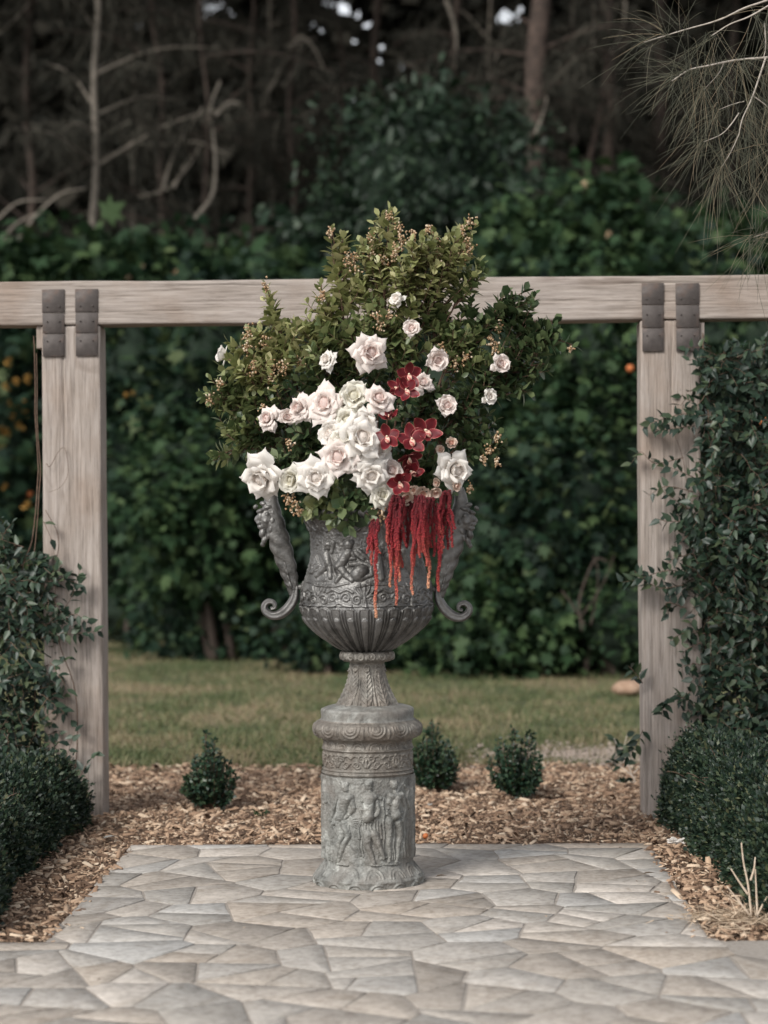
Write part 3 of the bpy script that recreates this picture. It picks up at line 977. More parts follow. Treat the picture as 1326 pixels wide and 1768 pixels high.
# body: cherubs and a rolling band of scrolls (measured at 2.883 px per px, centre 672, radius 290)
CHERUB = []
CHERUB += A((588, 342, 27), (588, 350, 24)) + A((570, 332, 14), (604, 330, 14)) + A((590, 385, 27), (560, 425, 26), (540, 445, 26))
CHERUB += A((612, 385, 16), (622, 405, 12), (550, 425, 11)) + A((540, 440, 22), (575, 480, 18), (615, 512, 13)) + A((530, 440, 20), (560, 490, 15), (545, 515, 12))
CHERUB += A((640, 365, 12), (672, 392, 14), (690, 410, 8)) + A((630, 380, 10), (665, 410, 12))
CHERUB += A((650, 470, 38), (640, 480, 36)) + chain([(600, 440), (650, 425), (700, 450), (705, 490), (660, 505)], 12)
CHERUB += A((485, 345, 25), (485, 352, 22)) + A((478, 390, 25), (492, 440, 24)) + A((460, 360, 11), (465, 400, 11), (475, 420, 9)) + A((480, 450, 19), (445, 490, 14)) + A((495, 450, 19), (515, 500, 13)) + A((510, 330, 14), (505, 380, 10))
CHERUB += chain([(420, 400), (440, 440), (420, 480), (395, 470)], 10) + spiral(425, 450, 26, 1.3, 0, 1, 7) + A((740, 400, 20), (735, 460, 26), (750, 500, 18)) + A((742, 372, 24), (742, 380, 22)) + A((800, 360, 24), (800, 372, 22)) + A((800, 400, 26), (815, 450, 26), (790, 500, 16)) + A((830, 400, 12), (880, 450, 10)) + A((870, 370, 22), (880, 440, 26), (900, 500, 14))
CHERUB += spiral(910, 430, 22, 1.4, 1, -1, 6) + chain([(400, 520), (500, 545), (600, 530)], 6) + chain([(640, 540), (760, 530), (880, 545)], 6)
def h_body(TH, Y):
    per = np.pi
    u = (TH + per / 2) % per - per / 2
    S = u * 290; Z = (Y - 820) * 2.883
    fig = caps_h(S + 3 * np.sin(Z / 19), Z + 3 * np.sin(S / 17), unroll(CHERUB, 672, 290), 1.05) / 2.883
    swirl = 1.5 * np.clip(surf_noise(TH, Y, 100, 1, .085, 21), -.2, 1) + 1.2 * np.abs(surf_noise(TH, Y, 100, 1, .16, 22))
    h = np.maximum(fig, swirl * (Y < 1000) * .8)
    n = 8
    w = (TH * n / (2 * np.pi) + .5) % 1 - .5
    s = np.abs(w * 2 * np.pi * 112 / n)
    caps = spiral(13, 1031, 9, 1.6, math.pi * 1.2, 1, 2.6) + spiral(32, 1027, 8.5, 1.5, 0, -1, 2.4) + chain([(20, 1018), (30, 1013), (43, 1018)], 2.6) + chain([(2, 1040), (0, 1026), (0, 1008)], 3) + chain([(3, 1022), (8, 1012), (9, 1004)], 2.4) + chain([(5, 1026), (14, 1017), (17, 1010)], 2.2) + chain([(22, 1040), (34, 1039), (44, 1036)], 2.4)
    h = h + caps_h(s, Y, caps, 1.15) * (Y > 1000)
    h = h + 3.0 * np.exp(-((Y - 1041) / 1.8) ** 2)
    n2 = 22
    d = np.hypot(((TH * n2 / (2 * np.pi)) % 1 - .5) * 2 * np.pi * 104 / n2, Y - 905)
    h = h + 2.5 * np.exp(-((d - 9) / 1.8) ** 2) * (Y < 916)
    return h + surf_noise(TH, Y, 105, .7, .15, 12)
lathe('body', [(109, 1046), (111.5, 1040), (112, 1028), (110, 1008), (103, 987), (97, 962), (95.5, 938), (97.5, 918), (103, 902), (111, 890)], 1100, 240, M['cast_urn'], urn, h_body)
lathe('rim', [(108, 893), (114, 889), (117, 884), (115, 879), (109, 878), (104, 884), (98, 900), (92, 915)], 300, 40, M['cast_urn'], urn, lambda TH, Y: 1.5 * np.cos(TH * 40) * (Y < 890))
m = plain('floral_foam', (.015, .03, .014), .95, col2=(.03, .05, .025), scale=60)
lathe('floral_foam', [(99, 902), (70, 896), (40, 893), (1, 892)], 60, 12, m, urn)

def uw(px, py, dy=0.0):
    """point in the urn's own plane (a photograph pixel at the urn's depth)"""
    return np.array([URN[0] + (px - 634.0) * PX, URN[1] + dy, uz(py)])

def sweep(path, wid, thick, fun=None, sides=28):
    """bar swept in the urn's plane; wid = half width in the plane, thick = half depth, all px"""
    n = 90
    P = smooth_path(np.c_[np.array(path, float), np.zeros(len(path))], n)[:, :2]
    u = np.linspace(0, 1, n)
    w = np.interp(u, np.linspace(0, 1, len(wid)), wid); d = np.interp(u, np.linspace(0, 1, len(thick)), thick)
    T = norm(np.gradient(P, axis=0)); Nn = np.c_[-T[:, 1], T[:, 0]]
    a = np.arange(sides) * 2 * np.pi / sides
    AA, UU = np.meshgrid(a, u)
    h = fun(UU, AA) if fun else 1.0
    ca = np.sign(np.cos(AA)) * np.abs(np.cos(AA)) ** .8; sa = np.sign(np.sin(AA)) * np.abs(np.sin(AA)) ** .8
    X = P[:, 0:1] + Nn[:, 0:1] * ca * w[:, None] * h; Y = P[:, 1:2] + Nn[:, 1:2] * ca * w[:, None] * h
    D = sa * d[:, None] * h
    V = np.stack([X, Y, D], -1).reshape(-1, 3)
    i = np.arange(n - 1)[:, None] * sides; j = np.arange(sides)[None, :]; k = (j + 1) % sides
    F = np.stack([i + j, i + k, i + sides + k, i + sides + j], -1).reshape(-1, 4)
    c0 = len(V)
    V = np.concatenate([V, [[P[0, 0], P[0, 1], 0], [P[-1, 0], P[-1, 1], 0]]])
    jj = np.arange(sides); kk = (jj + 1) % sides
    return V, [F, np.concatenate([np.stack([np.full(sides, c0), kk, jj], -1), np.stack([np.full(sides, c0 + 1), (n - 1) * sides + jj, (n - 1) * sides + kk], -1)])]

def blob(c, r, rot=0, n=10):
    a = np.linspace(0, np.pi, n); b_ = np.arange(2 * n) * np.pi / n
    A_, B_ = np.meshgrid(a, b_, indexing='ij')
    V = np.stack([np.sin(A_) * np.cos(B_), np.cos(A_), np.sin(A_) * np.sin(B_)], -1).reshape(-1, 3) * np.array(r)
    cr, sr = math.cos(rot), math.sin(rot)
    V = np.c_[V[:, 0] * cr - V[:, 1] * sr, V[:, 0] * sr + V[:, 1] * cr, V[:, 2]] + np.array(c)
    k = 2 * n
    i = np.arange(n - 1)[:, None] * k; j = np.arange(k)[None, :]; l = (j + 1) % k
    return V, np.stack([i + j, i + l, i + k + l, i + k + j], -1).reshape(-1, 4)

def handle(side):
    """drawn for the left handle, mirrored for the right; px coords (x, y, depth)"""
    root = bpy.data.objects.new('handle', None); COL.objects.link(root); root.parent = urn
    base = uw(634 + side * 125, 1030)
    root.location = Vector(base) - urn.location
    dyy = 5 if side > 0 else 0
    def place(V):
        x = 634 + side * (634 - V[:, 0])
        return np.c_[URN[0] + (x - 634) * PX, URN[1] + V[:, 2] * PX, (1521 - (V[:, 1] + dyy)) * PX]
    def fix(F):
        F = F if isinstance(F, list) else [F]
        return F if side < 0 else [f[:, ::-1] for f in F]
    leafy = lambda U, A_: 1 + .16 * np.abs(np.sin(U * 30 + 2.4 * np.cos(A_))) * np.clip(U * 6 - .8, 0, 1) * np.clip((1 - U) * 8, 0, 1)
    V, F = sweep([(474, 838), (470, 862), (476, 900), (486, 940), (498, 980), (505, 1008), (507, 1026)], [9, 12, 15, 17, 14, 10, 7], [10, 12, 13, 13, 11, 9, 7], leafy)
    part('arm', place(V), fix(F), M['cast_urn'], root, True)
    groove = lambda U, A_: 1 + .10 * np.cos(A_ * 6)
    V, F = sweep([(512, 1010), (509, 1030), (500, 1046), (486, 1058), (471, 1061), (459, 1054), (457, 1044), (464, 1037), (473, 1039), (475, 1047), (468, 1049)], [5, 7.5, 8, 8, 7, 6, 5.2, 4.8, 4, 3.4, 3], [8, 10, 10, 10, 9.5, 9, 8.5, 8, 8, 8, 7], groove)
    part('scroll', place(V), fix(F), M['cast_urn'], root, True)
    V, F = sweep([(506, 1018), (513, 1014), (521, 1012)], [5, 4, 5], [6, 5, 6])
    part('lug', place(V), fix(F), M['cast_urn'], root, True)
    # acanthus lobes along the outer edge
    acc = Acc()
    for k in range(10):
        t = k / 9
        cx, cy = np.interp(t, [0, .5, 1], [487, 500, 511]), 905 + 100 * t
        acc.add(*blob((cx, cy, -3), (3.4, 12 - 4 * t, 7.5), -.45 + .25 * t, 6))
        acc.add(*blob((cx - 11 + 3 * t, cy + 3, -9), (3.2, 12 - 4 * t, 4.5), -.6 + .3 * t, 6))
        acc.add(*blob((cx - 19 + 9 * t, cy + 2, -4), (2.8, 10 - 4 * t, 5), -.2 - .2 * t, 6))
    V, F = acc.get()
    part('acanthus_leaf', place(V), fix(F), M['cast_urn'], root, True)
    acc = Acc()
    for c, r, ro in (((463, 893, -2), (14, 19, 14), .15), ((452, 890, -6), (6, 10, 8), .2), ((446, 893, -3), (4.5, 7, 5), .5), ((452, 880, -6), (8, 4, 10), -.3), ((449, 901, -6), (5, 3, 8), .2),
                     ((452, 908, -5), (6, 4, 8), .2), ((455, 918, -4), (6, 9, 8), .3), ((458, 930, -3), (5, 8, 6), .2), ((455, 938, -2), (4.5, 4.5, 5), 0), ((465, 874, -7), (10, 5, 9), -.2), ((458, 868, -5), (8, 5, 8), .2),
                     ((474, 884, -9), (5, 8, 6), -.3), ((473, 898, -10), (5, 8, 6), .2), ((470, 911, -9), (5, 9, 6), .3), ((466, 922, -7), (4, 8, 5), .3), ((464, 886, -13), (4, 4, 4), 0), ((461, 898, -12), (5, 4, 5), .4), ((443, 873, -2), (4, 5, 4), .8), ((480, 876, -4), (5, 8, 7), -.4)):
        acc.add(*blob(c, r, ro, 8))
    V, F = acc.get()
    o = part('mask', place(V), fix(F), M['cast_urn'], root, True)
    md = o.modifiers.new('join', 'REMESH'); md.mode = 'VOXEL'; md.voxel_size = .0032; md.use_smooth_shade = True
handle(-1); handle(1)

# ------------------------------------------------------------------ flower arrangement
def ellipse_pts(px, py, dy):
    return at(px, py, Y_URN + dy)

TAN = leaf_mat('tan_blossom', [(0, (.33, .19, .10)), (.4, (.48, .32, .19)), (.75, (.62, .47, .32)), (1, (.72, .61, .47))], .6, .25, .2)
LEAFM = {'o': M['leaf_olive'], 'm': M['leaf_mid'], 'd': M['leaf_deep']}  # tones mix new growth with light painted on upper sprays, shade on lower
SC = .0228      # half a leaf, metres, scale for rosettes

def branch(label, tip, blobs, tone, blossoms=(), base=(634, 905), bdy=0.0, tdy=0.0, seed=0, droop=False, bend=None, density=1.0, leaf=.058, up=.6):
    """A cut branch: a main stem from the urn's mouth to its tip, shoots ending inside the given blobs (x, y, radius px, depth m), leaves set spirally on each shoot."""
    g = np.random.default_rng(seed + 100)
    p0 = ellipse_pts(base[0], base[1], bdy); p2 = ellipse_pts(tip[0], tip[1], tdy)
    if bend is None:
        bend = (base[0] * .45 + tip[0] * .55, base[1] * .35 + tip[1] * .65 if not droop else min(base[1], tip[1]) - 40)
    p1 = ellipse_pts(bend[0], bend[1], (bdy + tdy) / 2)
    t = np.linspace(0, 1, 24)[:, None]
    main = p0 * (1 - t) ** 2 + 2 * p1 * t * (1 - t) + p2 * t ** 2
    main += .006 * np.c_[vnoise(main, 9, 1), vnoise(main, 9, 2), vnoise(main, 9, 3)] * np.sin(np.pi * t)
    root = thing('leafy_branch', p0, label, 'branch', 'leafy branches arranged in the urn')
    V, F = tube(main, np.linspace(.0065, .0022, 24), 6)
    part('stem', V, F, M['stem'], root, True)
    twigs, leaves = Acc(), Acc()
    tips = []
    if not droop: tips.append((main[-1], main[-6], 1.0))
    for (bx, by, br, bd) in blobs:
        n = int(max(4, density * (br / 9.0) ** 1.8))
        for _ in range(n):
            a, q = g.uniform(0, 2 * np.pi), math.sqrt(g.uniform(0, 1))
            e = ellipse_pts(bx + br * q * math.cos(a), by + br * q * math.sin(a), bd + g.uniform(-.5, .5) * br * PX * 1.5)
            d = np.linalg.norm(main - e, axis=1)
            k = int(np.clip(np.argmin(d) - g.integers(2, 7), 3, 21))
            tips.append((e, main[k], g.uniform(.8, 1.15)))
    axis_out = norm(p2 - p0)
    for (e, s, sc) in tips:
        L = np.linalg.norm(e - s)
        upv = np.array([g.normal(0, .25), g.normal(-.1, .3), up + g.normal(0, .2)])
        mid = (s + e) / 2 - upv * L * .16 + g.normal(0, .012, 3)
        tt = np.linspace(0, 1, 9)[:, None]
        P = s * (1 - tt) ** 2 + 2 * mid * tt * (1 - tt) + e * tt ** 2
        twigs.add(*tube(P, np.linspace(.0026, .0011, 9), 5, False))
        # leaves along the last stretch
        Ls = min(L, g.uniform(.09, .15)) if L > .03 else .03
        nl = int(np.clip(Ls / .0100, 7, 15))
        f = np.linspace(max(0, 1 - Ls / max(L, 1e-3)), 1, nl)
        idx = f * 8
        i0 = np.clip(idx.astype(int), 0, 7); fr = (idx - i0)[:, None]
        pp = P[i0] * (1 - fr) + P[i0 + 1] * fr
        tg = norm(P[i0 + 1] - P[i0])
        ref = norm(np.cross(tg, rand_dirs(1, g)[0]))
        bi = np.cross(tg, ref)
        ang = np.arange(nl) * 2.3999 + g.uniform(0, 6)
        radial = ref * np.cos(ang)[:, None] + bi * np.sin(ang)[:, None]
        open_ = np.interp(np.linspace(0, 1, nl), [0, .7, 1], [1.25, .95, .5]) + g.normal(0, .16, nl)
        ax = tg * np.cos(open_)[:, None] + radial * np.sin(open_)[:, None]
        no = -tg * np.sin(open_)[:, None] * -1 + radial * -np.cos(open_)[:, None]
        sz = leaf * sc * np.interp(np.linspace(0, 1, nl), [0, .6, 1], [1.0, .95, .62]) * g.uniform(.8, 1.15, nl)
        scatter(leaves, *LEAF_OVAL, pp, ax, no, sz, sz * g.uniform(1.1, 1.55, nl))
    V, F = twigs.get()
    part('twigs', V, F, M['stem'], root, True, kind='stuff')
    V, F = leaves.get()
    part('leaves', V, F, LEAFM[tone], root, True, kind='stuff')
    for (bx, by, br) in blossoms:
        c = ellipse_pts(bx, by, tdy - .04)
        n = int(14 + br * 1.3)
        acc = Acc()
        P = c + g.normal(0, 1, (n, 3)) * np.array([.40, .40, .62]) * br * PX
        scatter(acc, *OCTA, P, np.c_[g.normal(0, .5, (n, 2)), -np.ones(n)], rand_dirs(n, g), g.uniform(.009, .015, n), g.uniform(.006, .010, n))
        P2 = np.array([c + [0, .01, br * PX * .9], c, c - [0, 0, br * PX * .7]])
        acc.add(*tube(P2, .0012, 4, False))
        V, F = acc.get()
        part('blossom_cluster', V, F, TAN, root, kind='stuff')
    return root

BR = [
 # top crown
 ('olive leafed branch forming the topmost spike of the arrangement', (672, 362), [(672, 385, 24, .02), (655, 420, 38, .0), (640, 460, 42, .03)], 'o', [(640, 412, 10), (663, 448, 11), (672, 372, 7), (612, 452, 14)], dict(tdy=.03)),
 ('thin spur with a tan tip at the upper edge, beside the topmost spike', (573, 396), [(585, 412, 9, .02), (605, 430, 26, .02), (605, 470, 34, .04)], 'o', [(571, 397, 7), (640, 438, 11), (600, 448, 11)], dict(tdy=.02, bend=(600, 560))),
 ('olive branch crowded with tan blossom at the upper right of the crown', (806, 384), [(800, 400, 22, .0), (780, 430, 38, -.02), (795, 455, 32, .02)], 'o', [(812, 382, 8), (798, 398, 13), (808, 420, 12), (803, 436, 12), (755, 442, 12), (754, 414, 9)], dict(tdy=.0, bend=(690, 560))),
 ('olive branch with tan blossom in the middle of the crown', (730, 405), [(725, 415, 34, -.05), (715, 455, 42, -.06), (700, 490, 34, -.04)], 'o', [(693, 418, 13), (710, 405, 11), (682, 434, 13), (740, 395, 9), (690, 395, 10)], dict(tdy=-.04)),
 ('branch with bare reddish twigs over the beam, right of the crown', (838, 470), [(826, 468, 18, .0), (805, 478, 18, .03), (765, 490, 30, .03), (740, 510, 24, .02)], 'm', [], dict(tdy=.02, bend=(720, 560), density=1.1)),
 # right wing
 ('longest sparse branch reaching far right across the beam', (992, 598), [(945, 535, 34, .04), (970, 565, 24, .05), (915, 548, 24, .04), (930, 590, 22, .04)], 'd', [(985, 600, 5)], dict(tdy=.05, bend=(850, 520), density=.5, leaf=.066)),
 ('dark leafed branch with upright tufts over the beam at right', (905, 502), [(868, 505, 26, .02), (905, 520, 20, .03), (885, 545, 18, .03), (840, 545, 26, .02), (815, 530, 18, .03)], 'd', [(863, 562, 9)], dict(tdy=.03, bend=(770, 600), density=.6, leaf=.066)),
 ('dark leafed branch spreading below the beam at right', (940, 628), [(920, 620, 36, .03), (885, 600, 24, .02), (905, 660, 22, .03), (935, 585, 20, .04)], 'd', [(855, 600, 13), (848, 585, 9)], dict(tdy=.03, bend=(800, 640), density=.5, leaf=.062)),
 ('mid green branch with cream blossom behind the right-hand roses', (792, 578), [(790, 590, 34, -.02), (815, 620, 26, .0), (770, 560, 28, .02), (825, 575, 30, .02), (850, 610, 24, .02), (745, 530, 26, .02)], 'm', [(788, 628, 12), (762, 600, 8), (805, 615, 9)], dict(tdy=.0)),
 ('dark branch between the two rightmost roses', (885, 680), [(860, 660, 30, .02), (820, 665, 30, .0), (800, 700, 32, .0), (840, 640, 26, .0), (875, 630, 20, .02)], 'd', [], dict(tdy=.0, bend=(750, 680))),
 ('low right branch with dry cream blossom near the handle', (862, 770), [(835, 735, 34, .02), (850, 775, 20, .02), (815, 770, 28, .0)], 'd', [(858, 752, 8), (845, 775, 9), (858, 795, 8), (800, 795, 8), (812, 840, 8), (835, 790, 7)], dict(tdy=.0, bend=(740, 760), density=.85)),
 # left wing
 ('thin upright spike with rusty tip standing against the beam at left', (460, 492), [(464, 515, 8, .02), (470, 545, 12, .02)], 'o', [(458, 494, 8)], dict(tdy=.02, bend=(500, 640), density=2.2)),
 ('olive branch with feathered upright tips rising against the beam', (555, 492), [(550, 520, 22, .02), (528, 556, 28, .0), (575, 545, 26, .02), (600, 510, 32, .03), (540, 585, 28, .0), (500, 575, 22, .0)], 'o', [(553, 508, 10)], dict(tdy=.01, bend=(570, 640))),
 ('olive branch with blossom at the upper edge of the left wing', (430, 572), [(440, 588, 30, .02), (470, 575, 28, .0), (500, 585, 30, .0), (410, 595, 18, .02)], 'o', [(427, 580, 14), (455, 590, 12), (440, 632, 10), (426, 600, 9)], dict(tdy=.01, bend=(500, 660))),
 ('olive branch covered in tan bells in the left wing', (395, 620), [(410, 620, 26, .02), (440, 630, 30, -.02), (480, 625, 32, -.04)], 'o', [(472, 640, 14), (488, 636, 13), (468, 655, 9), (519, 622, 8), (437, 632, 11)], dict(tdy=-.02, bend=(500, 700))),
 ('branch forming the leftmost tip of the arrangement', (350, 686), [(368, 672, 26, .03), (392, 650, 26, .02), (400, 690, 30, .02), (430, 670, 30, .0)], 'm', [(380, 660, 9), (362, 688, 9)], dict(tdy=.03, bend=(480, 690))),
 ('mid green branch drooping at the lower left edge', (368, 795), [(378, 785, 14, .03), (400, 750, 26, .02), (385, 720, 24, .02), (430, 730, 30, .0)], 'm', [], dict(tdy=.02, bend=(470, 720), density=.9)),
 ('dark leafed branch behind the left cluster of blush roses', (450, 770), [(440, 765, 26, -.02), (470, 700, 30, -.02), (440, 700, 28, .0)], 'd', [(455, 705, 9)], dict(tdy=-.02, bend=(520, 760))),
 # middle
 ('mid green branch in front of the crown above the single white rose', (612, 560), [(600, 570, 34, -.08), (560, 590, 36, -.06), (635, 555, 34, -.06), (520, 620, 34, -.06)], 'm', [(657, 560, 12), (650, 545, 9)], dict(tdy=-.08)),
 ('mid green branch between the two small upper roses', (690, 560), [(680, 570, 38, -.06), (720, 600, 34, -.04), (720, 535, 28, .0), (660, 520, 30, -.02)], 'm', [(672, 545, 8)], dict(tdy=-.05)),
 ('dark branch between the orchids and the right-hand roses', (745, 660), [(745, 680, 28, -.08), (760, 725, 30, -.06), (780, 670, 26, -.04), (700, 705, 18, -.12)], 'd', [], dict(tdy=-.08)),
 ('dark branch filling the gap above the white rose cluster', (600, 650), [(590, 650, 34, -.06), (545, 655, 34, -.05), (640, 650, 34, -.08), (500, 665, 30, -.03)], 'd', [], dict(tdy=-.06)),
 ('broad leafed dark sprig amid the white roses at left', (530, 745), [(525, 745, 18, -.15), (540, 765, 16, -.15), (500, 770, 24, -.12), (560, 755, 12, -.16)], 'd', [(500, 765, 9)], dict(tdy=-.13, leaf=.064)),
 ('dark sprig crossing the lowest left white rose', (475, 805), [(473, 800, 12, -.2), (490, 790, 14, -.16), (470, 822, 8, -.2)], 'd', [], dict(tdy=-.18, bend=(540, 800))),
 ('broad leafed rosette spray hanging over the urn lip at left', (545, 890), [(540, 870, 28, -.22), (570, 885, 26, -.25), (560, 855, 28, -.2)], 'm', [(505, 868, 14), (515, 880, 12), (497, 858, 9)], dict(tdy=-.2, base=(600, 880), droop=True, leaf=.064, up=.1)),
 ('broad leafed rosette spray hanging over the urn lip below the white roses', (610, 890), [(605, 868, 28, -.26), (625, 880, 22, -.28), (590, 895, 18, -.28), (590, 845, 22, -.22)], 'd', [(646, 885, 12), (660, 888, 9)], dict(tdy=-.24, base=(620, 880), droop=True, leaf=.064, up=.1)),
 ('dark filler branch low behind the amaranth', (740, 830), [(740, 820, 30, -.1), (700, 780, 34, -.06), (770, 850, 22, -.1), (730, 780, 30, -.06)], 'd', [], dict(tdy=-.1)),
 ('dark filler branch low behind the white rose cluster', (560, 800), [(550, 800, 34, -.06), (600, 780, 34, -.06), (500, 840, 24, -.1), (620, 840, 30, -.12)], 'd', [], dict(tdy=-.08)),
]
for k, (lab, tip, blobs, tone, bls, kw) in enumerate(BR):
    bx = 634 + np.clip((tip[0] - 634) * .28, -60, 60)
    kw.setdefault('base', (bx, 905))
    branch(lab, tip, blobs, tone, bls, seed=k, **kw)

# roses -------------------------------------------------------------
def petal_mesh(prof, half, point, curl, seed, nu=6, nv=6):
    """A petal lying on a surface of revolution round z: prof = [(r, z)...] from base to tip."""
    g = np.random.default_rng(seed)
    u = np.linspace(-1, 1, nu); v = np.linspace(0, 1, nv)
    U, Vv = np.meshgrid(u, v)
    prof = np.array(prof, float)
    tt = np.linspace(0, 1, len(prof))
    vv = Vv * (1 - .6 * point * np.abs(U) ** 1.3 * Vv)
    r = np.interp(vv, tt, prof[:, 0]); z = np.interp(vv, tt, prof[:, 1])
    wprof = np.interp(Vv, [0, .25, .5, .75, 1], [.35, .8, 1, .95 - .5 * point, max(.03, .62 - 1.5 * point)])
    phi = U * half * wprof
    edge = np.abs(U) ** 2.2 * np.clip(Vv * 1.6 - .5, 0, 1)
    r = r + curl * edge * .22; z = z - curl * edge * .16
    r = r + g.normal(0, .014, r.shape); z = z + g.normal(0, .014, r.shape)
    V = np.stack([r * np.cos(phi), r * np.sin(phi), z], -1).reshape(-1, 3)
    i = (np.arange(nv - 1)[:, None] * nu + np.arange(nu - 1)[None, :]).ravel()
    return make_mesh('petal', V, np.stack([i, i + 1, i + nu + 1, i + nu], -1), True)

PET = {
 'core': [petal_mesh([(.01, .15), (.06, .40), (.09, .62), (.05, .72)], 2.2, .0, .1, k) for k in range(2)],
 'inner': [petal_mesh([(.06, 0), (.20, .25), (.26, .52), (.27, .64)], 1.25, .10, .35, 10 + k) for k in range(3)],
 'mid': [petal_mesh([(.08, 0), (.31, .2), (.42, .45), (.56, .60), (.76, .60)], .90, .36, .7, 20 + k) for k in range(3)],
 'outer': [petal_mesh([(.10, -.02), (.42, .08), (.60, .30), (.82, .40), (1.12, .34)], .74, .42, .8, 30 + k) for k in range(4)],
 'guard': [petal_mesh([(.10, -.06), (.46, -.03), (.70, .08), (.96, .12), (1.32, -.04)], .70, .48, .8, 40 + k) for k in range(4)],
 'cup': [petal_mesh([(.10, -.05), (.42, .05), (.56, .34), (.58, .56), (.64, .62)], .95, .22, .55, 50 + k) for k in range(3)],
}
def petal_mat(name, col, deep):
    m, nt, b = new_mat(name)
    tc = N(nt, "ShaderNodeTexCoord")
    n1 = noise(nt, 3.0, 3, .5)
    c = ramp(nt, n1, [(.3, col), (.7, deep)])
    nt.links.new(c, b.inputs["Base Color"])
    b.inputs["Roughness"].default_value = .55
    b.inputs["Specular IOR Level"].default_value = .25
    t = N(nt, "ShaderNodeBsdfTranslucent"); nt.links.new(c, t.inputs[0])
    mx = N(nt, "ShaderNodeMixShader"); mx.inputs[0].default_value = .38
    nt.links.new(b.outputs[0], mx.inputs[1]); nt.links.new(t.outputs[0], mx.inputs[2])
    nt.links.new(mx.outputs[0], nt.nodes["Material Output"].inputs[0])
    return m
RM = {
 'w': (petal_mat('white_petal', (.86, .815, .765), (.90, .865, .825)), petal_mat('white_heart', (.82, .74, .68), (.84, .78, .73))),
 'c': (petal_mat('cream_petal', (.82, .79, .70), (.86, .83, .76)), petal_mat('cream_heart', (.72, .68, .54), (.76, .72, .62))),
 'b': (petal_mat('blush_petal', (.86, .76, .715), (.88, .815, .775)), petal_mat('blush_heart', (.80, .62, .57), (.82, .70, .66))),
 'p': (petal_mat('peach_petal', (.76, .58, .48), (.80, .67, .575)), petal_mat('peach_heart', (.72, .40, .31), (.76, .52, .42))),
}
M['sepal'] = plain('sepal_green', (.06, .085, .03), .6, col2=(.10, .12, .05), scale=60)

def petal_obj(kind, k, root, mat, rz, s=1.0, tilt=0.0):
    me = PET[kind][k % len(PET[kind])]
    if not me.materials: me.materials.append(None)
    o = bpy.data.objects.new('petal', me)
    COL.objects.link(o)
    o.parent = root
    o.material_slots[0].link = 'OBJECT'
    o.material_slots[0].material = mat
    o.rotation_euler = (0, tilt, rz)
    o.scale = (s, s, s)
    return o

HEART = {}
for k_, t_ in enumerate('wcbp'):
    V, F = blob((0, 0, .40), (.30, .30, .20), 0, 7)
    V[:, 2] += .03 * np.sin(np.arctan2(V[:, 1], V[:, 0]) * 2 + np.hypot(V[:, 0], V[:, 1]) * 30)
    HEART[t_] = make_mesh('heart', V, F, True)
def rose(label, px, py, diam, tone, dy, face=(0, 0), openness='open', seed=0, name='rose', cat='rose'):
    g = np.random.default_rng(seed + 500)
    c = at(px, py, Y_URN + dy)
    root = thing(name, c, label, cat, 'roses in the arrangement' if name == 'rose' else 'small peach buds in the arrangement')
    face = (face[0] + g.normal(0, .2), face[1] + g.normal(0, .18))
    fwd = Vector((math.sin(face[0]) * math.cos(face[1]), -math.cos(face[0]) * math.cos(face[1]), math.sin(face[1])))
    q = fwd.to_track_quat('Z', 'Y')
    root.rotation_mode = 'QUATERNION'
    root.rotation_quaternion = q @ Euler((0, 0, g.uniform(0, 6))).to_quaternion()
    s = diam * PX / 2 * (1.19 if openness == 'open' else 1.10)
    root.scale = (s, s, s)
    m_out, m_in = RM[tone]
    def ring(kind, n, mat, s0=1.0, jit=.14, tilt=.06, a0=None):
        a = g.uniform(0, 6) if a0 is None else a0
        for k in range(n):
            petal_obj(kind, int(g.integers(0, 9)), root, mat, a + k * 2 * math.pi / n + g.normal(0, jit), s0 * g.uniform(.92, 1.07), g.normal(0, tilt))
    ring('core', 3, m_in, .9, .1, .02)
    ring('inner', 4, m_in, .80, .1, .04)
    ring('inner', 5, m_in, 1.02, .1, .04)
    if openness == 'open':
        ring('inner', 5, m_out, 1.25, .12, .06)
        ring('mid', 5, m_out, .82, .15, .08)
        ring('mid', 5, m_out, 1.02, .2, .1)
        ring('outer', 5, m_out, 1.0, .2, .1)
        ring('guard', 5, m_out, 1.0, .2, .1)
    elif openness == 'cup':
        ring('inner', 4, m_out, 1.3, .1, .04)
        ring('mid', 5, m_out, 1.08)
        ring('cup', 5, m_out, 1.22)
        ring('guard', 3, m_out, .86)
    else:                                     # bud
        ring('inner', 4, m_out, 1.5, .1, .04)
        ring('cup', 4, m_out, 1.25)
    root.scale = (s * g.uniform(.9, 1.1), s * g.uniform(.9, 1.1), s * g.uniform(.9, 1.25))
    link('heart', HEART[tone], m_in, root)
    # short stem back into the arrangement with a calyx
    k = .10
    P = np.array([(0, 0, -.9), (0, 0, -.22), (0, 0, -.16), (0, 0, -.02)])
    V, F = tube(P, [.05, .06, .17, .11], 7)
    link('calyx', make_mesh('calyx', V, F, True), M['sepal'], root)
    return root

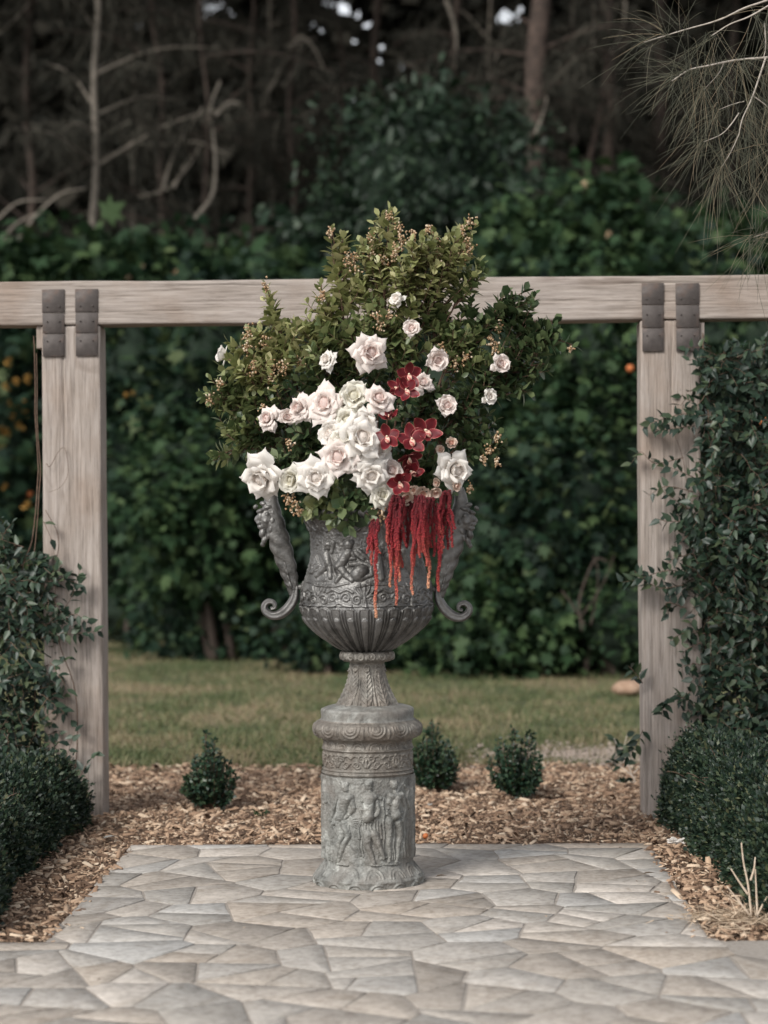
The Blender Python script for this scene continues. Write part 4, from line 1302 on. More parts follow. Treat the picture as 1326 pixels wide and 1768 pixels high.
ROSES = [
 ('fully open white rose alone above the white cluster', 637, 610, 52, 'b', -.20, (.1, .15), 'open'),
 ('small half-closed white rose highest in the arrangement', 690, 519, 28, 'w', -.10, (-.5, .35), 'cup'),
 ('small round blush rose just below the highest small rose', 711, 569, 31, 'b', -.14, (-.1, .25), 'cup'),
 ('half-open blush rose above and right of the upper orchids', 753, 620, 38, 'b', -.13, (.2, .1), 'cup'),
 ('blush rose farthest right, at the edge of the foliage', 861, 630, 34, 'b', -.06, (.5, .2), 'cup'),
 ('small white rose at right, below the farthest right rose', 841, 686, 29, 'w', -.06, (.3, .3), 'cup'),
 ('upright half-open blush rose right of the orchids', 771, 701, 35, 'b', -.14, (.1, .2), 'cup'),
 ('creamy blush rose tucked right behind the upper orchids', 728, 664, 32, 'b', -.12, (.4, .1), 'open'),
 ('large spiky white rose above the right amaranth tassel', 780, 811, 54, 'w', -.22, (.25, .1), 'open'),
 ('blush white rose at the upper right of the big cluster', 653, 693, 48, 'b', -.25, (.15, .15), 'open'),
 ('large cupped cream rose at the top of the big cluster', 611, 688, 54, 'c', -.22, (-.1, .5), 'cup'),
 ('open blush rose left of the cupped cream rose', 563, 698, 54, 'b', -.22, (-.15, .3), 'open'),
 ('blush rose turned left in the row above the dark sprig', 524, 706, 44, 'b', -.18, (-.7, .3), 'open'),
 ('small blush rose peeping out left of the dark sprig', 494, 722, 32, 'b', -.14, (.3, .2), 'cup'),
 ('pink-hearted rose at the left end of the blush row', 467, 724, 38, 'b', -.12, (-.4, .2), 'open'),
 ('white rose with pink heart at the centre of the big cluster', 629, 729, 50, 'w', -.27, (.15, .15), 'cup'),
 ('largest white rose with tight heart in mid cluster', 620, 759, 70, 'w', -.31, (.05, .05), 'open'),
 ('pink-hearted rose at the lower left of the big cluster', 587, 788, 58, 'b', -.31, (-.15, -.05), 'open'),
 ('white rose at the left edge of the big cluster', 578, 752, 52, 'w', -.26, (-.35, .15), 'cup'),
 ('white rose at the right edge of the big cluster, touching the orchids', 648, 776, 50, 'w', -.27, (.35, -.05), 'open'),
 ('white rose at the bottom of the big cluster', 640, 818, 54, 'w', -.30, (.1, -.2), 'open'),
 ('pure white star-shaped rose low at left of the cluster', 546, 824, 58, 'w', -.30, (-.1, -.05), 'open'),
 ('cream rose half hidden behind the low star-shaped rose', 509, 826, 46, 'c', -.25, (-.5, -.1), 'cup'),
 ('big drooping white rose at the lower left over the handle', 458, 818, 64, 'w', -.22, (-.45, -.15), 'open'),
 ('cream rose lowest in the cluster beside the amaranth', 658, 853, 40, 'c', -.28, (.3, -.35), 'open'),
 ('small white rose half hidden in leaves left of the single white rose', 568, 624, 30, 'w', -.12, (-.3, .3), 'open'),
 ('white rose turned away at the far left edge', 389, 614, 32, 'w', .02, (-1.2, .2), 'cup'),
 ('cream rose in shade behind the centre of the big cluster', 601, 726, 46, 'c', -.24, (-.1, .2), 'open'),
 ('creamy blush rose wedged between the centre and left edge of the big cluster', 596, 757, 46, 'c', -.30, (-.2, .2), 'open'),
 ('white rose squeezed between the bottom rose and the pink-hearted one', 613, 805, 44, 'w', -.30, (-.05, -.15), 'open'),
 ('blush rose between the white cluster and the lowest orchids', 675, 813, 38, 'b', -.24, (.3, .1), 'cup'),
]
for k, (lab, x, y, d, tone, dy, fc, op) in enumerate(ROSES):
    rose(lab, x, y, d, tone, dy, fc, op, k)
BUDS = [
 ('peach flower under the lowest orchid', 698, 854, 32, (0, -.4)), ('small peach flower between two amaranth tassels', 731, 850, 27, (-.2, -.4)),
 ('small peach flower just left of the right amaranth tassel', 751, 847, 25, (.3, -.3)), ('peach bud above the spiky white rose', 763, 778, 19, (-.3, .2)),
 ('pale peach bud topping the pair above the spiky white rose', 777, 767, 22, (.3, .3)), ('peach bud under the spiky white rose, topping the tassel', 785, 838, 19, (.4, -.3)),
 ('little peach bud left under the spiky white rose', 757, 832, 17, (-.4, -.1)), ('little peach bud beside the lowest orchid', 713, 845, 18, (.2, -.2))]
for k, (lab, x, y, d, fc) in enumerate(BUDS):
    rose(lab, x, y, d, 'p', -.24, fc, 'bud', 60 + k, 'rose_bud', 'flower bud')

# cymbidium orchids -------------------------------------------------
m, nt, b = new_mat('orchid_petal')
at_ = N(nt, "ShaderNodeAttribute", attribute_name='rim')
c = ramp(nt, at_.outputs["Fac"], [(0, (.085, .005, .009)), (.55, (.15, .009, .015)), (.82, (.22, .025, .028)), (1, (.50, .24, .20))])
c = mix(nt, c, ramp(nt, noise(nt, 8, 4, .6), [(.3, (.8, .8, .8)), (.7, (1.2, 1.2, 1.2))]), 1, 'MULTIPLY')
nt.links.new(c, b.inputs["Base Color"]); b.inputs["Roughness"].default_value = .48; b.inputs["Specular IOR Level"].default_value = .3
M['orchid'] = m
M['orchid_pink'] = plain('orchid_back', (.30, .035, .04), .4, col2=(.44, .11, .10), scale=9)
m, nt, b = new_mat('orchid_lip')
c = ramp(nt, noise(nt, 6, 3, .6), [(.35, (.72, .55, .45)), (.5, (.70, .40, .30)), (.62, (.42, .05, .07))])
nt.links.new(c, b.inputs["Base Color"]); b.inputs["Roughness"].default_value = .4
M['lip'] = m
M['column'] = plain('orchid_column', (.74, .62, .46), .4)

def oval_petal(L, Wd, cup, seed, nu=7, nv=7):
    u = np.linspace(-1, 1, nu); v = np.linspace(0, 1, nv)
    U, Vv = np.meshgrid(u, v)
    w = Wd * np.sin(np.pi * np.clip(Vv * .93 + .04, 0, 1)) ** .7
    x = U * w; y = Vv * L
    z = cup * (Vv ** 2) - .18 * (U * w) ** 2 / max(Wd, .01) + .10 * U ** 2 * Vv
    rim = np.maximum(np.abs(U) ** 3, np.clip((Vv - .8) / .2, 0, 1) ** 1.5)
    V = np.stack([x, y, z], -1).reshape(-1, 3)
    i = (np.arange(nv - 1)[:, None] * nu + np.arange(nu - 1)[None, :]).ravel()
    me = make_mesh('orchid_petal', V, np.stack([i, i + 1, i + nu + 1, i + nu], -1), True, {'rim': rim.ravel()})
    return me
ORC = [oval_petal(1.05, .36, .30, 1), oval_petal(1.0, .40, .05, 2), oval_petal(.95, .37, .42, 3)]
for me in ORC: me.materials.append(M['orchid'])
V, F = blob((0, -.20, .20), (.19, .26, .10), 0, 6)
V[:, 2] += .5 * V[:, 0] ** 2 / .26
LIP = make_mesh('lip', V, F, True); LIP.materials.append(M['lip'])
V, F = tube([(0, .02, .02), (0, .07, .2), (0, .04, .34)], [.06, .075, .06], 8)
COLM = make_mesh('column', V, F, True); COLM.materials.append(M['column'])
def orchid(label, px, py, diam, dy, face, spin, seed, closed=0.0):
    g = np.random.default_rng(seed + 900)
    c = at(px, py, Y_URN + dy)
    root = thing('orchid', c, label, 'orchid', 'dark red orchids in the arrangement')
    fwd = Vector((math.sin(face[0]) * math.cos(face[1]), -math.cos(face[0]) * math.cos(face[1]), math.sin(face[1])))
    root.rotation_mode = 'QUATERNION'
    root.rotation_quaternion = fwd.to_track_quat('Z', 'Y') @ Euler((0, 0, spin)).to_quaternion()
    s = diam * PX / 2 * 1.1
    root.scale = (s, s, s)
    for k, a in enumerate((0, 72, 144, 216, 288)):
        o = link('petal', ORC[k % 3], None, root)
        o.rotation_euler = Euler((closed + g.uniform(-.15, .25), 0, 0)).to_matrix().to_euler()
        o.rotation_euler = (Matrix.Rotation(R(a) + g.normal(0, .09), 3, 'Z') @ Matrix.Rotation(closed + g.uniform(-.2, .4), 3, 'X') @ Matrix.Rotation(g.normal(0, .3), 3, 'Y')).to_euler()
    link('lip', LIP, None, root); link('column', COLM, None, root)
ORCHIDS = [
 ('topmost red orchid facing out, in the upper pair', 706, 648, 42, -.24, (.1, .1), .1, 0),
 ('red orchid directly under the topmost orchid', 702, 673, 40, -.25, (-.1, -.1), .5, 0),
 ('red orchid seen from the side at the left of the upper pair', 687, 670, 34, -.22, (-.9, .1), .9, .25),
 ('round red orchid touching the white roses at left', 669, 755, 42, -.33, (-.15, .05), .2, 0),
 ('red orchid turned up, topping the central group', 673, 722, 36, -.28, (-.3, .8), .4, .4),
 ('large red orchid in the middle of the central group', 711, 759, 48, -.33, (.05, .05), .15, 0),
 ('large red orchid with wide petals at the right of the central group', 734, 745, 50, -.31, (.3, .15), .6, 0),
 ('shaded red orchid hanging below the central group', 706, 790, 42, -.26, (.3, -.7), .1, .2),
 ('pinkish red orchid lowest of all, above the peach flowers', 691, 833, 44, -.32, (-.15, -.25), .3, .15),
 ('red orchid with closed petals just above the lowest orchid', 709, 816, 42, -.29, (.3, .2), .8, .55)]
for k, (lab, x, y, d, dy, fc, sp, cl) in enumerate(ORCHIDS):
    orchid(lab, x, y, d, dy, fc, sp, k, cl)

# hanging amaranth ----------------------------------------------------
m, nt, b = new_mat('amaranth')
at_ = N(nt, "ShaderNodeAttribute", attribute_name='tipness')
c = ramp(nt, at_.outputs["Fac"], [(0, (.10, .005, .010)), (.35, (.25, .014, .021)), (.7, (.42, .085, .06)), (1, (.58, .32, .19))])
g_ = N(nt, "ShaderNodeNewGeometry")
c = mix(nt, c, ramp(nt, g_.outputs["Random Per Island"], [(0, (.45, .45, .45)), (1, (1.5, 1.5, 1.5))]), 1, 'MULTIPLY')
nt.links.new(c, b.inputs["Base Color"]); b.inputs["Roughness"].default_value = .7
M['amaranth'] = m
def amaranth(label, strands, seed):
    """strands: (top x, top y, bottom x, bottom y, half width px, tip tone, depth)"""
    g = np.random.default_rng(seed + 1300)
    s0 = strands[0]
    root = thing('amaranth', at(s0[0], s0[1], Y_URN + s0[6]), label, 'amaranth', 'red amaranth tassels hanging from the arrangement')
    for (x0, y0, x1, y1, hw, tone, dy) in strands:
        n = 26
        t = np.linspace(0, 1, n)
        bow = 3.0 * np.sin(t * np.pi * g.uniform(.8, 2.0) + g.uniform(0, 3)) + 1.2 * np.sin(t * 17 + g.uniform(0, 6))
        P = np.array([at(x0 + (x1 - x0) * a + bo, y0 + (y1 - y0) * a, Y_URN + dy) for a, bo in zip(t, bow)])
        r = hw * .9 * PX * np.interp(t, [0, .15, .75, 1], [.5, 1, .7, .18])
        acc = Acc()
        V, F = tube(P, r * .62, 7)
        acc.add(V, F, np.concatenate([np.repeat(t * tone, 7), [0, tone]]))
        m_ = int((y1 - y0) * hw * 1.7)
        tt = g.uniform(0, 1, m_)
        pp = np.stack([np.interp(tt, t, P[:, k]) for k in range(3)], -1)
        a = g.uniform(0, 2 * np.pi, m_)
        rad = np.stack([np.cos(a), np.sin(a), np.zeros(m_)], -1)
        rr = np.interp(tt, t, r)
        n0 = acc.n
        tmp = Acc()
        sz = g.uniform(.004, .0085, m_)
        scatter(tmp, *OCTA, pp + rad * rr[:, None] * .5, rad * .7 + np.array([0, 0, -.75]), rand_dirs(m_, g), sz, sz * .55)
        V, F = tmp.get()
        acc.add(V, F, np.repeat(np.clip(tt * tone + g.normal(0, .05, m_), 0, 1), 6))
        V, F = acc.get()
        part('strand', V, F, M['amaranth'], root, attrs={'tipness': acc.attr()})
def bunch(cx, y0, y1, w, n, tone, dy, seed, hw=3.2):
    g = np.random.default_rng(seed)
    out = []
    for k in range(n):
        x = cx + (k / max(n - 1, 1) - .5) * w + g.normal(0, 1)
        out.append((x * .6 + cx * .4, y0 + g.uniform(0, 6), x + g.normal(0, 1.2), y0 + (y1 - y0) * g.uniform(.6, 1.0), hw * g.uniform(.8, 1.15), tone * g.uniform(.5, 1.1), dy + g.uniform(-.03, .03)))
    return out
amaranth('leftmost amaranth tassel ending in a long orange tail', bunch(645, 892, 955, 15, 4, .7, -.33, 1) + [(645, 900, 651, 1066, 3.6, 1.0, -.34), (641, 895, 645, 975, 3, .7, -.33)], 1)
amaranth('thick crimson amaranth tassel with a tail reaching the lobes', bunch(684, 852, 985, 29, 9, .75, -.33, 2) + [(681, 870, 682, 1044, 3.6, .8, -.34), (687, 880, 686, 1003, 3, .85, -.34), (676, 880, 677, 1012, 2.6, .9, -.33)], 2)
amaranth('thin shaded amaranth strand between the two thick tassels', [(706, 865, 706, 945, 3.4, .25, -.26), (703, 868, 704, 915, 3, .3, -.25), (709, 868, 709, 925, 2.8, .3, -.25)], 3)
amaranth('crimson amaranth tassel ending in a blunt brush', bunch(724, 852, 980, 22, 8, .7, -.34, 4, 3.6) + [(716, 875, 713, 1026, 3.0, .9, -.33)], 4)
amaranth('slim amaranth tassel with a pale peach tip', [(739, 858, 738, 1015, 3.2, 1.0, -.31), (735, 858, 736, 940, 3.2, .6, -.31), (743, 858, 742, 950, 3.0, .5, -.30), (747, 860, 747, 945, 2.8, .4, -.28)], 5)
amaranth('narrow dark pink amaranth strand beside the right tassel', [(755, 870, 757, 1020, 3.8, .62, -.28), (752, 868, 753, 960, 3, .4, -.28), (759, 870, 760, 955, 2.8, .5, -.28)], 6)
amaranth('rightmost short amaranth tassel under the spiky rose', bunch(770, 843, 955, 23, 8, .55, -.26, 7, 3.2), 7)

# ------------------------------------------------------------------ climbing vines on the posts
def poly_sample(poly, n, g):
    poly = np.array(poly, float)
    lo, hi = poly.min(0), poly.max(0)
    out = []
    while sum(len(o) for o in out) < n:
        P = g.uniform(lo, hi, (n * 2, 2))
        ins = np.zeros(len(P), bool)
        j = len(poly) - 1
        for i in range(len(poly)):
            xi, yi = poly[i]; xj, yj = poly[j]
            c = ((yi > P[:, 1]) != (yj > P[:, 1])) & (P[:, 0] < (xj - xi) * (P[:, 1] - yi) / (yj - yi + 1e-9) + xi)
            ins ^= c
            j = i
        out.append(P[ins])
    return np.concatenate(out)[:n]

def vine(label, poly, n_shoots, Y, depth, sprigs, stems, seed, leaf=.056):
    g = np.random.default_rng(seed)
    root = thing('climbing_vine', on_ground(*stems[0][0][0]), label, 'climbing plant')
    lv, tw = Acc(), Acc()
    def shoot(P, step=.019, size=leaf, jit=.35):
        L = np.concatenate([[0], np.cumsum(np.linalg.norm(np.diff(P, axis=0), axis=1))])
        n = max(3, int(L[-1] / step))
        f = np.linspace(.05, 1, n) * L[-1]
        pp = np.stack([np.interp(f, L, P[:, k]) for k in range(3)], -1)
        tg = norm(np.stack([np.interp(f, L, np.gradient(P[:, k])) for k in range(3)], -1))
        side = norm(np.cross(tg, np.array([0, -1.0, .3]) + g.normal(0, .3, (n, 3))))
        side *= np.where(np.arange(n) % 2, 1, -1)[:, None]
        ax = norm(tg * .55 + side * .9 + g.normal(0, jit, (n, 3)) + np.array([0, -.15, -.18]))
        no = norm(np.array([0, -.9, .75]) + g.normal(0, .5, (n, 3)))
        sz = size * g.uniform(.65, 1.2, n)
        scatter(lv, *LEAF_POINT, pp, ax, no, sz, sz * g.uniform(1.0, 1.35, n))
        tw.add(*tube(P, np.linspace(.0022, .001, len(P)), 4, False))
    for (x, y) in poly_sample(poly, n_shoots, g):
        d = depth[0] + (depth[1] - depth[0]) * g.uniform() ** .8
        p = at(x, y, Y + d)
        v = norm(np.array([g.normal(0, .8), g.normal(-.35, .5), g.normal(.15, .7)])) * g.uniform(.07, .20)
        t = np.linspace(0, 1, 6)[:, None]
        P = p + v * t + np.array([0, 0, -.04]) * t ** 2 + g.normal(0, .004, (6, 3))
        shoot(P)
    for sp in sprigs:
        dd = sp[1]
        P = smooth_path([at(x, y, Y + dd) for x, y in sp[0]], 14)
        P[:, 1] -= .03 * np.sin(np.linspace(0, 3, 14))
        shoot(P, sp[2] if len(sp) > 2 else .017)
    V, F = lv.get(); part('leaves', V, F, M['leaf_vine'], root, True, kind='stuff')
    V, F = tw.get(); part('twigs', V, F, M['vine_stem'], root, True, kind='stuff')
    for st, dd, r in stems:
        P = smooth_path([at(x, y, Y + dd) for x, y in st] if False else [at(x, y, Y + dd) for x, y in st], 40)
        P += .012 * np.c_[vnoise(P, 7, 4), vnoise(P, 7, 5), P[:, 0] * 0]
        V, F = tube(P, np.linspace(r, r * .5, 40), 6)
        part('stem', V, F, M['vine_stem'], root, True)
    return root

# stems are listed as ((photo points), depth behind the post face, radius)
vine('glossy dark vine climbing the left post from the clipped box', [(-60, 930), (10, 905), (40, 940), (72, 975), (95, 1000), (75, 1060), (108, 1110), (80, 1180), (90, 1240), (70, 1310), (40, 1360), (-60, 1360)], 290, Y_POST - .02, (-.10, .10),
     [([(60, 1010), (110, 1000), (140, 1010)], -.05), ([(80, 1080), (120, 1040), (138, 985)], -.04), ([(70, 1100), (115, 1095), (168, 1090)], -.05), ([(90, 1075), (130, 1060), (150, 1075)], -.05), ([(95, 1040), (110, 1060), (140, 1095)], -.05),
      ([(70, 1170), (100, 1150), (118, 1135)], -.04), ([(60, 1190), (85, 1185), (100, 1180)], -.04), ([(110, 1320), (125, 1280), (132, 1255)], -.05, .022), ([(108, 1400), (135, 1350), (150, 1320), (165, 1300)], -.06, .03), ([(140, 1380), (155, 1350), (140, 1330)], -.05, .022),
      ([(75, 900), (90, 930), (95, 960)], -.03, .05), ([(85, 990), (100, 985), (108, 975)], -.04), ([(-5, 960), (10, 920), (20, 905)], -.02), ([(60, 1250), (90, 1230), (100, 1215)], -.04)],
     [(((110, 1412), (122, 1360), (130, 1300), (128, 1200), (100, 1100), (92, 1000), (100, 930), (78, 880)), -.02, .0035), (((20, 1400), (30, 1250), (15, 1100), (40, 980), (62, 900), (60, 700), (58, 580)), .06, .005),
      (((40, 1400), (60, 1200), (45, 1050), (66, 900), (64, 740), (62, 610)), .04, .004), (((76, 800), (84, 805), (100, 780), (112, 775), (120, 815), (105, 840), (84, 850)), -.006, .0016)], 41)
vine('dense dark vine covering the outer side of the right post', [(1214, 620), (1228, 592), (1290, 600), (1380, 620), (1380, 1290), (1290, 1330), (1235, 1300), (1215, 1260), (1218, 1180), (1205, 1110), (1215, 1050), (1195, 960), (1190, 900), (1208, 830), (1218, 760), (1214, 680)], 980, Y_POST - .02, (-.14, .14),
     [([(1215, 720), (1180, 715), (1140, 725), (1112, 735)], -.05, .011), ([(1200, 735), (1165, 740), (1130, 745)], -.05, .012), ([(1205, 700), (1185, 690), (1175, 700)], -.04), ([(1180, 790), (1130, 800), (1105, 780), (1090, 800)], -.02, .03), ([(1210, 830), (1175, 815), (1140, 800)], -.05),
      ([(1200, 850), (1150, 840), (1120, 855)], -.05, .024), ([(1190, 880), (1160, 860), (1140, 845)], -.05), ([(1180, 900), (1150, 900), (1135, 895)], -.05), ([(1195, 990), (1150, 985), (1100, 1000), (1075, 1005)], -.04, .013), ([(1180, 1010), (1140, 1015), (1110, 1000), (1095, 985)], -.05, .014),
      ([(1185, 1050), (1150, 1040), (1155, 1060)], -.05), ([(1210, 1110), (1185, 1120), (1178, 1130)], -.05), ([(1210, 1180), (1175, 1205), (1150, 1210), (1142, 1235)], -.05, .014), ([(1215, 1230), (1180, 1205), (1165, 1200)], -.05),
      ([(1110, 1180), (1095, 1160), (1085, 1150)], -.01), ([(1110, 1260), (1095, 1290), (1080, 1310)], -.02)],
     [(((1225, 1420), (1230, 1200), (1218, 1000), (1226, 800), (1216, 640), (1214, 575)), .03, .006), (((1250, 1420), (1240, 1200), (1255, 1000), (1235, 850), (1225, 700)), .03, .005), (((1212, 990), (1190, 860), (1172, 770), (1160, 740)), -.03, .002)], 42)

# ------------------------------------------------------------------ clipped box hedges, small shrubs
def box_hedge(label, path, width, height, n_leaf, seed, shoots=900):
    """path: ground points along the middle of the hedge"""
    g = np.random.default_rng(seed)
    P = smooth_path(np.array(path), 60)
    root = thing('box_hedge', P[30] * [1, 1, 0], label, 'hedge')
    T = norm(np.gradient(P, axis=0)); S = np.c_[T[:, 1], -T[:, 0], T[:, 0] * 0]
    def surf(u, a, k):
        i = np.clip((u * 59), 0, 58.999); i0 = i.astype(int); f = (i - i0)[:, None]
        c = P[i0] * (1 - f) + P[i0 + 1] * f; s = S[i0]; t = T[i0]
        endf = np.sqrt(np.clip(1 - np.abs(2 * u - 1) ** 7, 0.02, 1))[:, None]
        ca, sa = np.cos(a)[:, None], np.sin(a)[:, None]
        pw = .62
        x = np.sign(ca) * np.abs(ca) ** pw; z = np.abs(sa) ** pw
        lump = 1 + .24 * fbm(c * [1, 1, 0] + s * x * .3 + np.array([0, 0, 1]) * z * .3, 3.4, seed, 3)[:, None]
        p = c + s * x * width / 2 * k[:, None] * lump * endf + np.array([0, 0, 1.]) * (z * height * lump * k[:, None] * (.55 + .45 * endf))
        nn = norm(s * x + np.array([0, 0, 1.]) * z * .9 + .0)
        return p, nn
    # solid core, painted dark as the shade inside the hedge
    uu, aa = np.meshgrid(np.linspace(0, 1, 60), np.linspace(-.25, np.pi + .25, 40))
    p, _ = surf(uu.ravel(), aa.ravel(), np.full(uu.size, .86))
    k = 60
    i = (np.arange(39)[:, None] * k + np.arange(k - 1)[None, :]).ravel()
    part('dark_core', p, np.stack([i, i + 1, i + k + 1, i + k], -1), M['core'], root, True)
    acc = Acc()
    n = n_leaf
    u, a = g.uniform(0, 1, n), g.uniform(-.12, np.pi + .12, n)
    kk = 1 - .16 * g.uniform(0, 1, n) ** 1.3 + .03 * g.normal(size=n).clip(-1, 2)
    p, nn = surf(u, a, kk)
    ax = norm(nn + g.normal(0, .55, (n, 3)) + np.array([0, 0, .35]))
    no = norm(nn * .6 + g.normal(0, .6, (n, 3)) + np.array([0, 0, .5]))
    sz = g.uniform(.016, .031, n)
    scatter(acc, *LEAF_TINY, p, ax, no, sz)
    # uneven shoots
    u, a = g.uniform(0.02, .98, shoots), g.uniform(.05, np.pi - .05, shoots)
    p, nn = surf(u, a, np.full(shoots, .97))
    d = norm(nn + g.normal(0, .35, (shoots, 3)) + np.array([0, 0, .6]))
    L = g.uniform(.02, .085, shoots)
    for k in range(8):
        q = p + d * (L * (k + 1) / 8)[:, None]
        ax = norm(d * .8 + g.normal(0, .6, (shoots, 3)))
        scatter(acc, *LEAF_TINY, q, ax, norm(g.normal(size=(shoots, 3)) + [0, 0, .6]), g.uniform(.011, .018, shoots))
    V, F = acc.get()
    part('leaves', V, F, M['leaf_box'], root, kind='stuff')
    tw = Acc()                                        # bare clipped twig ends showing on top
    u, a = g.uniform(.1, .95, 45), g.uniform(.5, 2.4, 45)
    p, nn = surf(u, a, np.full(45, .93))
    for k in range(45):
        e = p[k] + norm(nn[k] + g.normal(0, .4, 3)) * g.uniform(.05, .11)
        tw.add(*tube([p[k], (p[k] + e) / 2 + g.normal(0, .006, 3), e], [.002, .0016, .001], 4, False))
    V, F = tw.get()
    part('bare_twigs', V, F, M['vine_stem'], root, kind='stuff')
    return root
hl = box_hedge('clipped dark box hedge beside the paving at left', [on_ground(-170, 1640), on_ground(-110, 1540), on_ground(-20, 1470), on_ground(52, 1412)], .58, .32, 52000, 51)
hr = box_hedge('clipped dark box hedge beside the paving at right', [on_ground(1206, 1408), on_ground(1280, 1462), on_ground(1370, 1532), on_ground(1484, 1630)], .46, .40, 62000, 52, 1100)

def shrublet(label, px, py, w, h, seed, Ysh=None):
    g = np.random.default_rng(seed)
    b0 = on_ground(px, py)
    mpx = b0[1] / FPX
    root = thing('small_shrub', b0, label, 'shrub', 'young box shrubs planted in the mulch')
    lv, tw = Acc(), Acc()
    for k in range(75):
        a = g.uniform(0, 2 * np.pi); q = math.sqrt(g.uniform(0, 1))
        e = b0 + np.array([math.cos(a) * q * w / 2 * mpx, math.sin(a) * q * w / 2 * mpx, h * mpx * g.uniform(.30, 1.05) * (1 - .30 * q ** 3) * (1 + .25 * math.sin(2 * a + seed))])
        t = np.linspace(0, 1, 8)[:, None]
        s = b0 + g.normal(0, .012, 3) * [1, 1, 0]
        mid = (s + e) / 2 + (e - s) * [.25, .25, -.1]
        P = s * (1 - t) ** 2 + 2 * mid * t * (1 - t) + e * t ** 2
        tw.add(*tube(P, np.linspace(.003, .0012, 8), 4, False))
        n = 60
        f = g.uniform(.2, 1, n); i = np.clip((f * 7).astype(int), 0, 6)
        pp = P[i] + (P[i + 1] - P[i]) * (f * 7 - i)[:, None]
        tg = norm(P[i + 1] - P[i])
        ax = norm(tg * .6 + rand_dirs(n, g) * .9)
        sz = g.uniform(.02, .034, n)
        scatter(lv, *LEAF_TINY, pp, ax, norm(rand_dirs(n, g) + [0, -.2, .8]), sz)
    V, F = tw.get(); part('stems', V, F, M['stem'], root, kind='stuff')
    V, F = lv.get(); part('leaves', V, F, M['leaf_shrublet'], root, kind='stuff')
shrublet('small dark shrub alone in the mulch left of the pedestal', 362, 1396, 96, 112, 61)
shrublet('small dark shrub touching the right side of the pedestal', 748, 1366, 88, 108, 62)
shrublet('small dark shrub at right, midway between pedestal and post', 893, 1376, 98, 104, 63)
shrublet('small shrub almost hidden behind the pedestal', 610, 1368, 108, 70, 64)

# ------------------------------------------------------------------ background shrubs
ORANGE = plain('orange_fruit', (.40, .105, .03), .6, col2=(.50, .17, .06), scale=12)
YELLOW = plain('amber_blossom', (.30, .165, .035), .7, col2=(.42, .26, .08), scale=12)
PALE = plain('pale_seed_head', (.50, .38, .26), .8)
V, F = blob((0, 0, 0), (1, .9, 1), 0, 6)
V += .08 * np.c_[vnoise(V, 3, 1), vnoise(V, 3, 2), vnoise(V, 3, 3)]
FRUIT = make_mesh('fruit', V, F, True); FRUIT.materials.append(ORANGE)
ac = Acc()
gg = np.random.default_rng(2)
scatter(ac, *LEAF_OVAL, np.zeros((14, 3)), norm(rand_dirs(14, gg) + [0, -.4, .1]), rand_dirs(14, gg), 1.2, 2.0)
V, F = ac.get()
FLOWER = make_mesh('flower', V, F, True); FLOWER.materials.append(YELLOW)
SEED = make_mesh('seed_head', V, F, True); SEED.materials.append(PALE)

